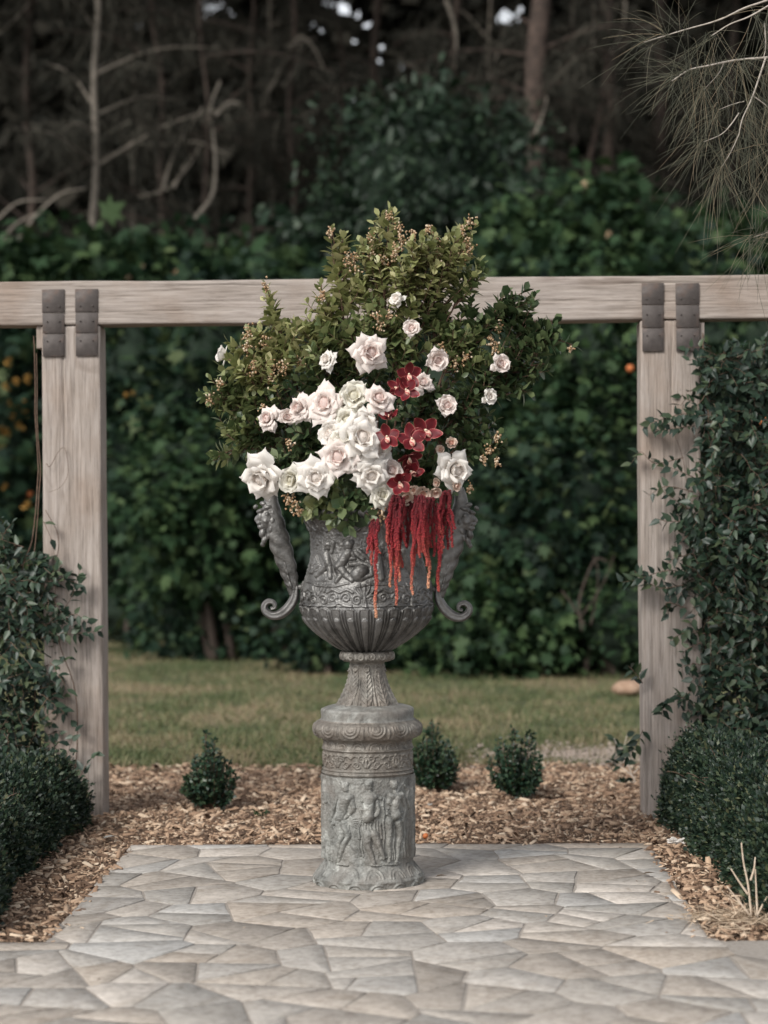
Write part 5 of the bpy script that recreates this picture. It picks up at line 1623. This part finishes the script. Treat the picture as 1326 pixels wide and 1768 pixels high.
def shrub(label, c_px, rx, ry, Y, mat, n_clump, per, leaf, seed, tmpl=LEAF_LOBED, fruits=(), name='garden_shrub', depth=1.0, base_py=None, twigs=()):
    g = np.random.default_rng(seed)
    mpx = Y / FPX
    c = at(c_px[0], c_px[1], Y)
    Rr = np.array([rx * mpx, min(rx, ry) * mpx * depth, ry * mpx])
    root = thing(name, (c[0], Y, 0), label, 'shrub')
    # solid core, coloured dark in place of shade among the leaves
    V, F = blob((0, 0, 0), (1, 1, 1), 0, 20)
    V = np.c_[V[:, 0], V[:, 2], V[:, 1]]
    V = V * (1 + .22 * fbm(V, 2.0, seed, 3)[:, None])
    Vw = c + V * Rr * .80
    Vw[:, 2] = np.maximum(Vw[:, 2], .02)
    part('dark_core', Vw, F, M['core'], root, True)
    d = norm(g.normal(size=(n_clump, 3)) * [1, 1, 1])
    d[:, 1] = np.where(d[:, 1] > .35, -d[:, 1], d[:, 1])
    rad = (1 + .22 * fbm(d, 2.0, seed, 3) + .16 * vnoise(d, 5.0, seed + 3)) * g.uniform(.66, 1.08, n_clump)
    C = c + d * Rr * rad[:, None]
    C = C[(C[:, 2] > .12) & (vnoise(d, 3.2, seed + 9) > -.12 + .2 * g.normal(size=n_clump))]
    k = len(C)
    dd = norm(C - c)
    lv = Acc()
    idx = np.repeat(np.arange(k), per)
    n = len(idx)
    spread = leaf * 2.4 * g.uniform(.6, 1.3, k)[idx]
    P = C[idx] + norm(g.normal(size=(n, 3))) * (spread * 1.25 * g.uniform(0, 1, n) ** .5)[:, None] * [1.2, 1, .8]
    P[:, 2] = np.maximum(P[:, 2], .03)
    ax = norm(dd[idx] * .5 + g.normal(0, .6, (n, 3)) + np.array([0, -.2, -.35]))
    no = norm(dd[idx] * .4 + g.normal(0, .6, (n, 3)) + np.array([0, -.2, .9]))
    sz = leaf * 1.2 * g.uniform(.4, 1.15, n) * g.uniform(.5, 1.25, k)[idx]
    scatter(lv, *tmpl, P, ax, no, sz, sz * g.uniform(.6, 1.1, n))
    V, F = lv.get()
    part('leaves', V, F, mat, root, kind='stuff')
    # stems from the ground
    for s in range(4):
        p0 = np.array([c[0] + g.normal(0, Rr[0] * .25), Y + g.normal(0, .1), -.02]); p1 = c + g.normal(0, .3, 3) * Rr
        mid = (p0 + p1) / 2 + g.normal(0, .15, 3)
        V, F = tube(smooth_path([p0, mid, p1], 14), np.linspace(.05, .02, 14), 6)
        part('stem', V, F, M['bark_dark'], root, True)
    for pts, dy, r in twigs:
        V, F = tube(smooth_path([at(x, y, Y + dy) for x, y in pts], 20), np.linspace(r, r * .6, 20), 6)
        part('twig', V, F, M['bark_dark'], root, True)
    for (x, y, s, kind) in fruits:
        me = {'f': FRUIT, 'y': FLOWER, 's': SEED}[kind]
        o = link({'f': 'fruit', 'y': 'blossom', 's': 'seed_head'}[kind], me, None, root)
        q = at(x, y, Y - Rr[1] * 1.0 - .12)
        o.location = Vector(q) - root.location
        ss = s / 2 * q[1] / FPX
        o.scale = (ss, ss, ss)
        o.rotation_euler = (0, g.uniform(-1, 1), g.uniform(-.6, .6))
    return root

lft = [(15, 625, 16, 'y'), (28, 660, 14, 'y'), (48, 655, 15, 'y'), (12, 668, 14, 'y'), (20, 695, 15, 'y'), (36, 697, 16, 'y'), (44, 715, 13, 'y'), (35, 735, 18, 'y'), (4, 745, 18, 'y'), (14, 748, 14, 'y'), (5, 778, 17, 'y'), (15, 790, 16, 'y'), (45, 873, 18, 'y'), (52, 853, 11, 'f'), (22, 720, 12, 'y'), (8, 840, 12, 'y')]
shrub('big leafy shrub dotted with amber blossom, left of the left post', (40, 830), 190, 330, 26.0, M['leaf_hedge'], 230, 34, .17, 71, fruits=lft)
shrub('tall leafy shrub with a few orange fruits, just right of the left post', (265, 800), 170, 330, 25.4, M['leaf_hedge'], 240, 34, .16, 72,
      fruits=[(218, 682, 9, 'y'), (230, 679, 8, 'y'), (264, 691, 11, 'y'), (261, 1027, 12, 'f')])
shrub('dark leafy shrub behind the left handle of the urn', (440, 820), 175, 320, 23.2, M['leaf_hedge'], 250, 34, .15, 73, fruits=[(358, 808, 22, 'y'), (548, 1109, 10, 'y')])
shrub('dark leafy shrub directly behind the urn', (640, 830), 170, 330, 22.0, M['leaf_hedge'], 230, 32, .15, 74)
shrub('leafy shrub with orange fruits right of the urn', (850, 850), 175, 320, 21.0, M['leaf_hedge'], 270, 34, .145, 75, fruits=[(893, 771, 13, 'f'), (934, 926, 12, 'f'), (744, 1145, 11, 'f'), (868, 900, 9, 's')])
shrub('leafy shrub with curling bare twigs beside the right post', (1040, 840), 150, 330, 20.6, M['leaf_hedge_light'], 230, 32, .14, 76,
      fruits=[(1088, 636, 14, 'f'), (1027, 1126, 10, 'f'), (1030, 878, 9, 's')],
      twigs=[([(1005, 1090), (1000, 1040), (1015, 990), (1030, 965), (1050, 970)], -2.0, .011), ([(1010, 1080), (985, 1040), (970, 1020)], -2.0, .010), ([(1020, 1080), (1030, 1030), (1032, 985), (1025, 960)], -2.05, .008), ([(1000, 1070), (1040, 1010), (1060, 960)], -2.1, .007)])
shrub('dark leafy shrub at the far right beyond the vine', (1260, 820), 170, 340, 21.5, M['leaf_hedge'], 200, 32, .15, 77, fruits=[(1318, 728, 18, 'f')])
shrub('low light bush at the hedge foot right of the left post', (240, 1050), 100, 62, 23.6, M['leaf_hedge_light'], 70, 30, .12, 84, tmpl=LEAF_OVAL)
shrub('low dark bush at the hedge foot below the left urn handle', (385, 1075), 120, 62, 22.4, M['leaf_hedge'], 90, 30, .12, 90)
shrub('low bush at the hedge foot behind the urn stem', (600, 1090), 150, 60, 20.6, M['leaf_hedge'], 80, 30, .11, 85)
shrub('low light bush at the hedge foot right of the urn', (860, 1080), 130, 85, 19.9, M['leaf_hedge_light'], 110, 30, .12, 86)
shrub('low bush at the hedge foot touching the right post', (1070, 1085), 85, 80, 19.7, M['leaf_hedge_light'], 80, 30, .11, 87, tmpl=LEAF_OVAL)
shrub('drooping mid-height bush leaning out of the hedge right of the urn', (950, 900), 110, 150, 19.9, M['leaf_hedge'], 120, 30, .13, 88)
shrub('drooping mid-height bush leaning out of the hedge left of the urn', (350, 880), 120, 150, 22.0, M['leaf_hedge_light'], 120, 30, .14, 89)
shrub('low light green shrub topping the hedge above the beam at left', (150, 520), 190, 75, 26.0, M['leaf_hedge_light'], 200, 34, .22, 78, fruits=[(243, 462, 13, 's'), (308, 470, 22, 's'), (222, 480, 12, 's'), (318, 462, 12, 's')])
shrub('light green shrub topping the hedge beside the flowers at left', (420, 545), 150, 80, 26.5, M['leaf_hedge_light'], 150, 34, .2, 79)
shrub('dark ivy-covered mound rising behind the crown of flowers', (740, 370), 185, 185, 27.5, M['leaf_ivy'], 330, 36, .15, 80, tmpl=LEAF_OVAL, name='ivy_mound')
shrub('light green shrub mounding above the beam at right', (1010, 475), 165, 140, 25.0, M['leaf_hedge_light'], 240, 36, .17, 81, fruits=[(1050, 405, 11, 's'), (1010, 318, 11, 's')])
shrub('low green shrub above the beam behind the hanging needles', (1270, 490), 150, 85, 25.5, M['leaf_hedge_light'], 140, 32, .18, 82)
shrub('dark green shrub between the ivy mound and the low shrubs', (570, 480), 130, 110, 27.5, M['leaf_ivy'], 150, 34, .18, 83)

# ------------------------------------------------------------------ woodland behind
def tree(label, px_top, px_bot, wid, Y, mat, seed, crown_n=1800, branches=(), top_py=-420, needle=True, crown_z=(6, 13)):
    """A slim woodland tree: trunk through the two given photo x (at y=0 and y=450)."""
    g = np.random.default_rng(seed)
    mpx = Y / FPX
    p1, p0 = at(px_top, 0, Y), at(px_bot, 450, Y)
    d = (p1 - p0) / (p1[2] - p0[2])
    b0 = p0 - d * p0[2]; H = crown_z[1]
    zz = np.linspace(0, H, 40)
    P = b0 + d * zz[:, None]
    P[:, 0] += .05 * np.sin(zz * 1.1 + seed) + .03 * np.sin(zz * 2.7 + seed * 2)
    root = thing('woodland_tree', b0, label, 'tree')
    r = wid * mpx / 2 * np.interp(zz, [0, 3, H], [1.15, 1.0, .45])
    V, F = tube(P, r, 10)
    V += .12 * wid * mpx * np.c_[vnoise(V, 6, 1), vnoise(V, 6, 2), vnoise(V, 6, 3)] * .4
    part('trunk', V, F, mat, root, True)
    for pts, rr in branches:
        Q = smooth_path([at(x, y, Y - .2) for x, y in pts], 24)
        V, F = tube(Q, np.linspace(rr, rr * .45, 24) * mpx * .62, 6)
        part('branch', V, F, M['dead_wood'], root, True)
    # boughs with drooping needles
    lv, tw = Acc(), Acc()
    for k in range(18):
        z0 = g.uniform(*crown_z) if k > 5 else g.uniform(3.5, 8)
        s = b0 + d * z0
        a = g.uniform(0, 2 * np.pi); L = g.uniform(.8, 2.3)
        e = s + np.array([math.cos(a) * L, math.sin(a) * L * .7, g.uniform(-.3, .9)])
        Q = smooth_path([s, (s + e) / 2 + [0, 0, .15], e], 10)
        tw.add(*tube(Q, np.linspace(.025, .007, 10), 4, False))
        n = crown_n // 18
        f = g.uniform(.2, 1, n) * 9; i = np.clip(f.astype(int), 0, 8)
        q = Q[i] + (Q[i + 1] - Q[i]) * (f - i)[:, None] + g.normal(0, .12, (n, 3))
        scatter(lv, *BLADE, q, norm(np.c_[g.normal(0, .5, (n, 2)), -.7 + g.normal(0, .5, n)]), rand_dirs(n, g), g.uniform(.25, .6, n), g.uniform(.012, .035, n))
    V, F = tw.get(); part('boughs', V, F, mat, root, kind='stuff')
    V, F = lv.get(); part('crown', V, F, M['needle_far'], root, kind='stuff')
    return root
TREES = [
 ('slim pale straight trunk left of the arching dead branch', 160, 170, 14, 30, 'bark_pale', [([(20, 430), (60, 375), (105, 335), (150, 325)], 5), ([(-10, 385), (30, 350), (80, 345)], 4), ([(0, 420), (30, 385), (75, 365)], 4)]),
 ('slim brown trunk second from the left edge', 265, 282, 13, 33, 'bark_dark', [([(240, 340), (290, 325), (330, 280), (345, 250)], 4), ([(225, 245), (280, 250), (340, 245), (400, 270)], 4)]),
 ('thin trunk with a crooked pale limb bending down', 350, 352, 9, 31, 'bark_dark', [([(330, 385), (365, 340), (372, 290), (368, 230), (362, 190), (380, 140)], 6.5), ([(280, 330), (300, 265), (330, 215), (350, 185)], 5), ([(372, 200), (395, 178), (412, 178)], 6), ([(300, 325), (325, 275), (345, 262)], 4)]),
 ('dark trunk with a tangle of pale dead twigs', 512, 497, 13, 34, 'bark_dark', [([(460, 165), (490, 110), (515, 65), (540, 80), (560, 120)], 5), ([(470, 130), (500, 100), (530, 110)], 4), ([(450, 80), (500, 78), (545, 65)], 3), ([(490, 150), (512, 110), (520, 60)], 4)]),
 ('dark straight trunk before a pale gap in the woods', 650, 645, 20, 36, 'bark_dark', [([(690, 105), (720, 120), (745, 160)], 6)]),
 ('dark trunk with a pale split limb above the crown of flowers', 785, 785, 15, 33, 'bark_dark', [([(770, 0), (782, 35), (788, 70), (785, 120)], 7)]),
 ('thickest reddish trunk in the woods', 928, 918, 46, 30, 'bark_red', [([(925, 230), (938, 195), (945, 165)], 5)]),
 ('black trunk right of the thickest trunk', 1045, 1050, 24, 35, 'bark_dark', [([(1025, 0), (1025, 60), (1020, 100)], 8), ([(1080, 0), (1075, 50), (1055, 90)], 5)]),
 ('leaning thin trunk behind the low right shrub', 1060, 985, 11, 31, 'bark_red', []),
 ('dark trunk at the left edge of the woods', 52, 48, 17, 34, 'bark_dark', [([(-5, 60), (25, 35), (50, 5)], 5)]),
 ('dark trunk behind the hanging needles', 1140, 1150, 26, 36, 'bark_red', []),
 ('thin dark trunk between the two crooked limbs', 430, 440, 10, 36, 'bark_dark', []),
 ('thin dark trunk just left of the ivy mound', 582, 590, 11, 38, 'bark_dark', []),
 ('thin pale trunk in the gap left of the crooked limb', 225, 232, 7, 37, 'bark_pale', []),
 ('thin pale trunk left of the thickest trunk', 850, 838, 8, 36, 'bark_pale', [([(840, 150), (860, 90), (870, 40)], 4)]),
 ('thin pale trunk behind the tangle of dead twigs', 470, 462, 7, 37, 'bark_pale', []),
 ('thin pale trunk between the thickest and the black trunk', 990, 1000, 8, 37, 'bark_pale', []),
 ('thin dark trunk at the right edge of the woods', 1262, 1270, 18, 37, 'bark_dark', []),
]
for k, (lab, xt, xb, w, Y, mt, brs) in enumerate(TREES):
    tree(lab, xt, xb, w, Y, M[mt], 200 + k, branches=brs)

g = np.random.default_rng(77)
acc = Acc()
GAPS = [(240, 48, 12), (262, 66, 7), (232, 70, 6), (378, 8, 14), (402, 12, 7), (560, 8, 14), (612, 28, 16), (600, 5, 8), (640, 28, 5), (695, 95, 8), (880, 12, 20), (868, 48, 10), (985, 38, 11), (80, 5, 9), (612, 150, 9), (660, 85, 5), (205, 20, 6)]
def wood_layer(n, y0, y1, z0, z1, half, holes, size):
    P = np.c_[g.uniform(-half, half, n), g.uniform(y0, y1, n), z0 + (z1 - z0) * g.uniform(0, 1, n)]
    q = P * [1, .15, 1]
    d = fbm(q, .95, 33, 3) + .55 * vnoise(q, 2.6, 35)
    P = P[d > holes(P)]
    if y0 > 41:                                       # the rim of the wood is one thin screen with gaps to the sky
        up = P[:, 2] > 8.6
        P[up, 1] = 43.7 + .25 * (P[up, 1] - 43.7) / 2
        keep = np.ones(len(P), bool)
        for (gx, gy, gr) in GAPS:
            c = at(gx, gy, 43.7)
            rr = np.hypot(P[:, 0] - c[0], P[:, 2] - c[2]) * (1 + .45 * vnoise(P * [1, 0, 1], 4.0, int(gx)))
            keep &= ~(up & (rr < gr * 43.7 / FPX + .22))
        P = P[keep]
    k = len(P)
    sz = g.uniform(*size, k)
    scatter(acc, *LEAF_TINY, P, norm(g.normal(size=(k, 3)) + [0, 0, -.6]), rand_dirs(k, g) + np.array([0, -1, .2]), sz, sz * 1.3)
wood_layer(70000, 42, 45.5, 0, 15, 12, lambda P: np.interp(P[:, 2], [0, 8.4, 9.3, 10.2, 15], [-9, -9, -1.0, -.75, -.6]), (.35, .75))
P = np.c_[g.uniform(-13, 13, 6000), g.uniform(28, 45, 6000), np.zeros(6000)]      # unseen leaf layer added above the view to darken the wood
P[:, 2] = 1.5 + .225 * P[:, 1] + .5 + g.uniform(0, 3.5, 6000)
sz = g.uniform(.3, .6, 6000)
scatter(acc, *LEAF_OVAL, P, rand_dirs(6000, g), rand_dirs(6000, g) + np.array([0, 0, 1.2]), sz, sz * 1.4)
wood_layer(9000, 34, 41, 0, 6.5, 10, lambda P: np.interp(P[:, 2], [0, 3, 6.5], [-.5, .05, .5]), (.2, .4))
V, F = acc.get()
o = link('woodland', make_mesh('woodland', V, F), M['leaf_wood'])
tag(o, 'dim brown-green woodland closing the view behind the trunks', 'woodland', kind='stuff')

# ------------------------------------------------------------------ hanging she-oak branch, upper right
def needle_branch():
    g = np.random.default_rng(91)
    Y = Y_POST - 1.35
    root = thing('she_oak_branch', at(1420, 100, Y), 'hanging branch with long fine needles in the upper right corner', 'tree branch')
    limbs = [([(1480, 60), (1400, 90), (1326, 99), (1270, 104), (1225, 113), (1190, 121), (1160, 140)], .0, .0065, .0028), ([(1480, 60), (1400, -30), (1326, 0), (1285, 14), (1240, 35), (1180, 52), (1112, 73)], .12, .006, .0022),
             ([(1340, 2), (1295, 28), (1260, 42), (1228, 62)], -.05, .004, .0022), ([(1322, 100), (1312, 130), (1298, 170), (1282, 205), (1276, 232)], -.05, .0045, .002), ([(1276, 195), (1262, 215), (1245, 232), (1215, 245)], -.05, .003, .0015),
             ([(1250, 108), (1240, 128), (1215, 155)], .03, .0025, .0012), ([(1320, 40), (1322, 80), (1318, 102)], .0, .003, .002), ([(1480, 330), (1400, 360), (1340, 395), (1300, 410)], .02, .004, .0015), ([(1276, 232), (1262, 262), (1245, 290)], -.05, .002, .001), ([(1300, 165), (1330, 190), (1360, 240)], .0, .003, .0015), ([(1285, 175), (1265, 180), (1240, 190)], 0, .0025, .001)]
    for pts, dy, r0, r1 in limbs:
        V, F = tube(smooth_path([at(x, y, Y + dy) for x, y in pts], 40), np.linspace(r0, r1, 40), 7)
        part('limb', V, F, M['limb'], root, True)
    tufts = [(1165, 135, -.6, -.1, 60), (1185, 122, -.6, .5, 40), (1200, 120, -.3, -.9, 50), (1225, 114, -.1, -1, 50), (1150, 60, -.5, .6, 36), (1120, 72, -.9, -.1, 30), (1250, 110, .1, -1, 46), (1280, 104, 0, -1, 46), (1228, 62, -.4, -.7, 36), (1215, 155, -.4, -.8, 56),
             (1240, 190, -.5, -.7, 46), (1215, 245, -.6, -.5, 56), (1276, 232, -.2, -1, 60), (1245, 290, -.2, -1, 70), (1250, 262, -.6, -.5, 40), (1298, 170, .2, -1, 50), (1282, 205, .5, -.8, 50), (1315, 130, .4, -.9, 40), (1330, 190, .1, -1, 50), (1355, 240, -.1, -1, 50), (1300, 265, .0, -1, 46), (1300, 410, -.5, -.3, 50), (1330, 398, -.1, -.9, 50), (1345, 390, .1, -1, 40), (1300, 20, .2, -.8, 26), (1330, 10, -.1, -.9, 26), (1180, 52, -.2, .9, 26), (1310, 320, -.2, -1, 40), (1230, 115, -.2, 1, 26), (1330, 60, -.2, -1, 30)]
    acc = Acc()
    for (x, y, dx, dz, n) in tufts:
        n = int(n * .55)
        c = at(x, y, Y + g.normal(0, .05))
        base = c + g.normal(0, .014, (n, 3))
        d0 = norm(np.array([dx, -.1, dz]) + g.normal(0, .62, (n, 3)))
        L = g.uniform(.12, .30, n)
        cv = np.c_[g.normal(0, .05, (n, 2)), -np.abs(g.normal(.05, .06, n))]
        t = np.linspace(0, 1, 6)
        C = base[:, None, :] + d0[:, None, :] * (L[:, None] * t)[:, :, None] + cv[:, None, :] * (t ** 2)[None, :, None]
        # three-sided needles
        ref = norm(np.cross(d0, rand_dirs(n, g)))
        b2 = np.cross(d0, ref)
        rr = (.00105 * np.interp(t, [0, .8, 1], [1, .8, .35]))
        ring = []
        for k in range(3):
            a = k * 2 * np.pi / 3
            ring.append(C + (ref * math.cos(a) + b2 * math.sin(a))[:, None, :] * rr[None, :, None])
        V = np.stack(ring, 2).reshape(-1, 3)
        i = (np.arange(n)[:, None, None] * 18 + np.arange(5)[None, :, None] * 3)
        j = np.arange(3)[None, None, :]; k = (j + 1) % 3
        F = np.stack([i + j, i + k, i + 3 + k, i + 3 + j], -1).reshape(-1, 4)
        acc.add(V, F)
    V, F = acc.get()
    part('needles', V, F, M['needle'], root, True, kind='stuff')
needle_branch()

# ------------------------------------------------------------------ small things on the ground
def rock(label, px, py, w, h, seed, col, name='rock', Y=None, square=False):
    g = np.random.default_rng(seed)
    b0 = on_ground(px, py)
    mpx = b0[1] / FPX
    V, F = blob((0, 0, 0), (1, 1, 1), 0, 12)
    V = np.c_[V[:, 0], V[:, 2], V[:, 1]]
    if square: V = np.sign(V) * np.abs(V) ** .35
    V = V * (1 + .12 * fbm(V, 1.7, seed, 3)[:, None]) * [w / 2 * mpx, w / 2.4 * mpx, h / 2 * mpx]
    V[:, 2] += h * .42 * mpx
    o = link(name, make_mesh(name, V, F, not square), col)
    o.location = tuple(b0)
    tag(o, label, 'stone')
    return o
ROCK = plain('brown_sandstone', (.24, .15, .10), .85, col2=(.36, .25, .18), scale=9, bmp=.02)
BLOCK = plain('tan_sandstone', (.38, .28, .19), .85, col2=(.50, .39, .28), scale=7, bmp=.02)
rock('flat brown stone on the grass left of the right post', 1085, 1200, 62, 28, 5, ROCK)
rock('tan stone block at the right edge, lowest of the pile', 1330, 1296, 50, 52, 6, BLOCK, 'stone_block', square=True)
o = rock('tan stone block at the right edge, in the middle of the pile', 1338, 1296, 50, 44, 7, BLOCK, 'stone_block', square=True); o.location.z += .20
o = rock('brown stone topping the pile at the right edge', 1332, 1296, 54, 26, 8, ROCK, 'stone_block', square=True); o.location.z += .38

# pale crushed stone by the right post
g = np.random.default_rng(14)
c0 = on_ground(1030, 1304)
n = 1800
P = np.c_[c0[0] + g.normal(0, .38, n), c0[1] + g.normal(0, .30, n), np.full(n, -.004)]
acc = Acc(); scatter(acc, *OCTA, P, rand_dirs(n, g) * [1, 1, .3], rand_dirs(n, g), g.uniform(.012, .04, n), g.uniform(.012, .035, n))
V, F = acc.get()
o = link('gravel', make_mesh('gravel', V, F), plain('pale_gravel', (.25, .20, .165), .9, col2=(.42, .35, .30), scale=14, coord='Generated'))
tag(o, 'patch of pale broken stone between lawn and mulch at right', 'gravel', kind='stuff')

def sprig(name, label, cat, stems, Yoff, mat_stem, mat_leaf, leaf, r, seed, ground_px):
    g = np.random.default_rng(seed)
    b0 = on_ground(*ground_px)
    root = thing(name, b0, label, cat)
    lv = Acc()
    for pts, nl in stems:
        P = smooth_path([at(x, y, b0[1] + Yoff) for x, y in pts], 16)
        V, F = tube(P, np.linspace(r, r * .5, 16), 6)
        part('stem', V, F, mat_stem, root, True)
        if nl:
            i = g.integers(5, 16, nl)
            scatter(lv, *LEAF_POINT, P[i], norm(rand_dirs(nl, g) + [0, -.4, .2]), norm(rand_dirs(nl, g) + [0, -.4, 1]), leaf * g.uniform(.7, 1.2, nl), leaf * g.uniform(.9, 1.4, nl))
    if lv.n:
        V, F = lv.get(); part('leaves', V, F, mat_leaf, root, kind='stuff')
    return root
PALE_ST = plain('bleached_stem', (.46, .36, .27), .8, col2=(.60, .50, .40), scale=40)
sprig('dry_stem', 'bleached forked dry stems standing before the right box hedge', 'dry plant', [([(1298, 1588), (1292, 1530), (1284, 1490), (1280, 1455)], 0), ([(1308, 1588), (1306, 1540), (1304, 1500)], 0), ([(1292, 1545), (1276, 1522), (1262, 1500)], 0), ([(1296, 1520), (1302, 1500), (1304, 1480)], 0), ([(1296, 1582), (1275, 1555), (1255, 1530)], 0), ([(1308, 1580), (1318, 1560), (1325, 1548)], 0)], 0, PALE_ST, None, 0, .0048, 5, (1300, 1590))
WHITE_ST = plain('white_stem', (.55, .48, .42), .8)
sprig('seedling', 'pale stemmed weed with green leaves left of the right post base', 'weed', [([(1098, 1352), (1088, 1330), (1078, 1295), (1082, 1270)], 12), ([(1092, 1340), (1070, 1322), (1052, 1312)], 8), ([(1094, 1335), (1110, 1318), (1118, 1308)], 6), ([(1085, 1310), (1068, 1290), (1060, 1275)], 10), ([(1098, 1352), (1090, 1350), (1075, 1348)], 9)], 0, WHITE_ST, M['leaf_vine'], .06, .0032, 6, (1098, 1354))
sprig('weed', 'small green weed in the mulch left of the pedestal', 'weed', [([(452, 1410), (448, 1404), (440, 1402)], 9), ([(452, 1410), (458, 1403), (466, 1404)], 9), ([(452, 1410), (453, 1402), (454, 1399)], 8)], 0, M['sepal'], M['leaf_hedge_light'], .022, .0015, 7, (452, 1411))

# dry grass heap under the dry stems
g = np.random.default_rng(15)
c0 = on_ground(1285, 1592)
n = 500
P = np.c_[c0[0] + g.normal(0, .11, n), c0[1] + g.normal(0, .10, n), g.uniform(-.005, .03, n)]
acc = Acc(); scatter(acc, *BLADE, P, norm(np.c_[g.normal(size=(n, 2)), g.normal(.1, .25, n)]), rand_dirs(n, g), g.uniform(.05, .13, n), g.uniform(.003, .006, n))
V, F = acc.get()
o = link('dry_grass', make_mesh('dry_grass', V, F), leaf_mat('dry_straw', [(0, (.34, .25, .17)), (1, (.56, .45, .34))], .8, .1))
tag(o, 'heap of dry straw at the foot of the dry stems', 'straw', kind='stuff')

# fallen fruit, fallen white bloom, dead leaves and sticks
p = on_ground(735, 1449); o = link('fallen_fruit', FRUIT); o.location = (p[0], p[1], .014); o.scale = (.014,) * 3
tag(o, 'small orange fruit lying on the mulch right of the pedestal', 'fruit')
p = on_ground(1168, 1462); c = thing('fallen_flower', (p[0], p[1], .01), 'white bloom lying on the mulch by the right box hedge', 'flower')
for k in range(9):
    o = petal_obj('mid', k, c, RM['w'][0], k * .7, .05, .2 * (k % 3))
DEAD = plain('dead_leaf', (.07, .05, .035), .8, col2=(.16, .11, .07), scale=30)
GREYL = plain('grey_dead_leaf', (.25, .25, .23), .8, col2=(.38, .37, .34), scale=30)
def fallen(label, px, py, size, ang, mat, seed):
    g = np.random.default_rng(seed)
    p = on_ground(px, py)
    acc = Acc()
    scatter(acc, *LEAF_POINT, np.zeros((1, 3)), np.array([[math.cos(ang), math.sin(ang), .15]]), np.array([[0, 0, 1.]]), size, size * 1.2)
    V, F = acc.get()
    o = link('fallen_leaf', make_mesh('fallen_leaf', V, F, True), mat); o.location = (p[0], p[1], .012)
    tag(o, label, 'leaf')
fallen('curled dead leaf on the paving right beside the pedestal', 752, 1519, .05, .3, DEAD, 1)
fallen('dark dead leaf on the paving near its back right corner', 1110, 1514, .05, .1, DEAD, 2)
fallen('grey leaf on the mulch by the back left paving corner', 178, 1452, .07, .5, GREYL, 3)
fallen('dark dead leaf lying alone on the front paving at left', 168, 1699, .022, 1.0, DEAD, 4)
fallen('pale dry leaf in the mulch right of the pedestal', 741, 1395, .05, 1.4, GREYL, 5)
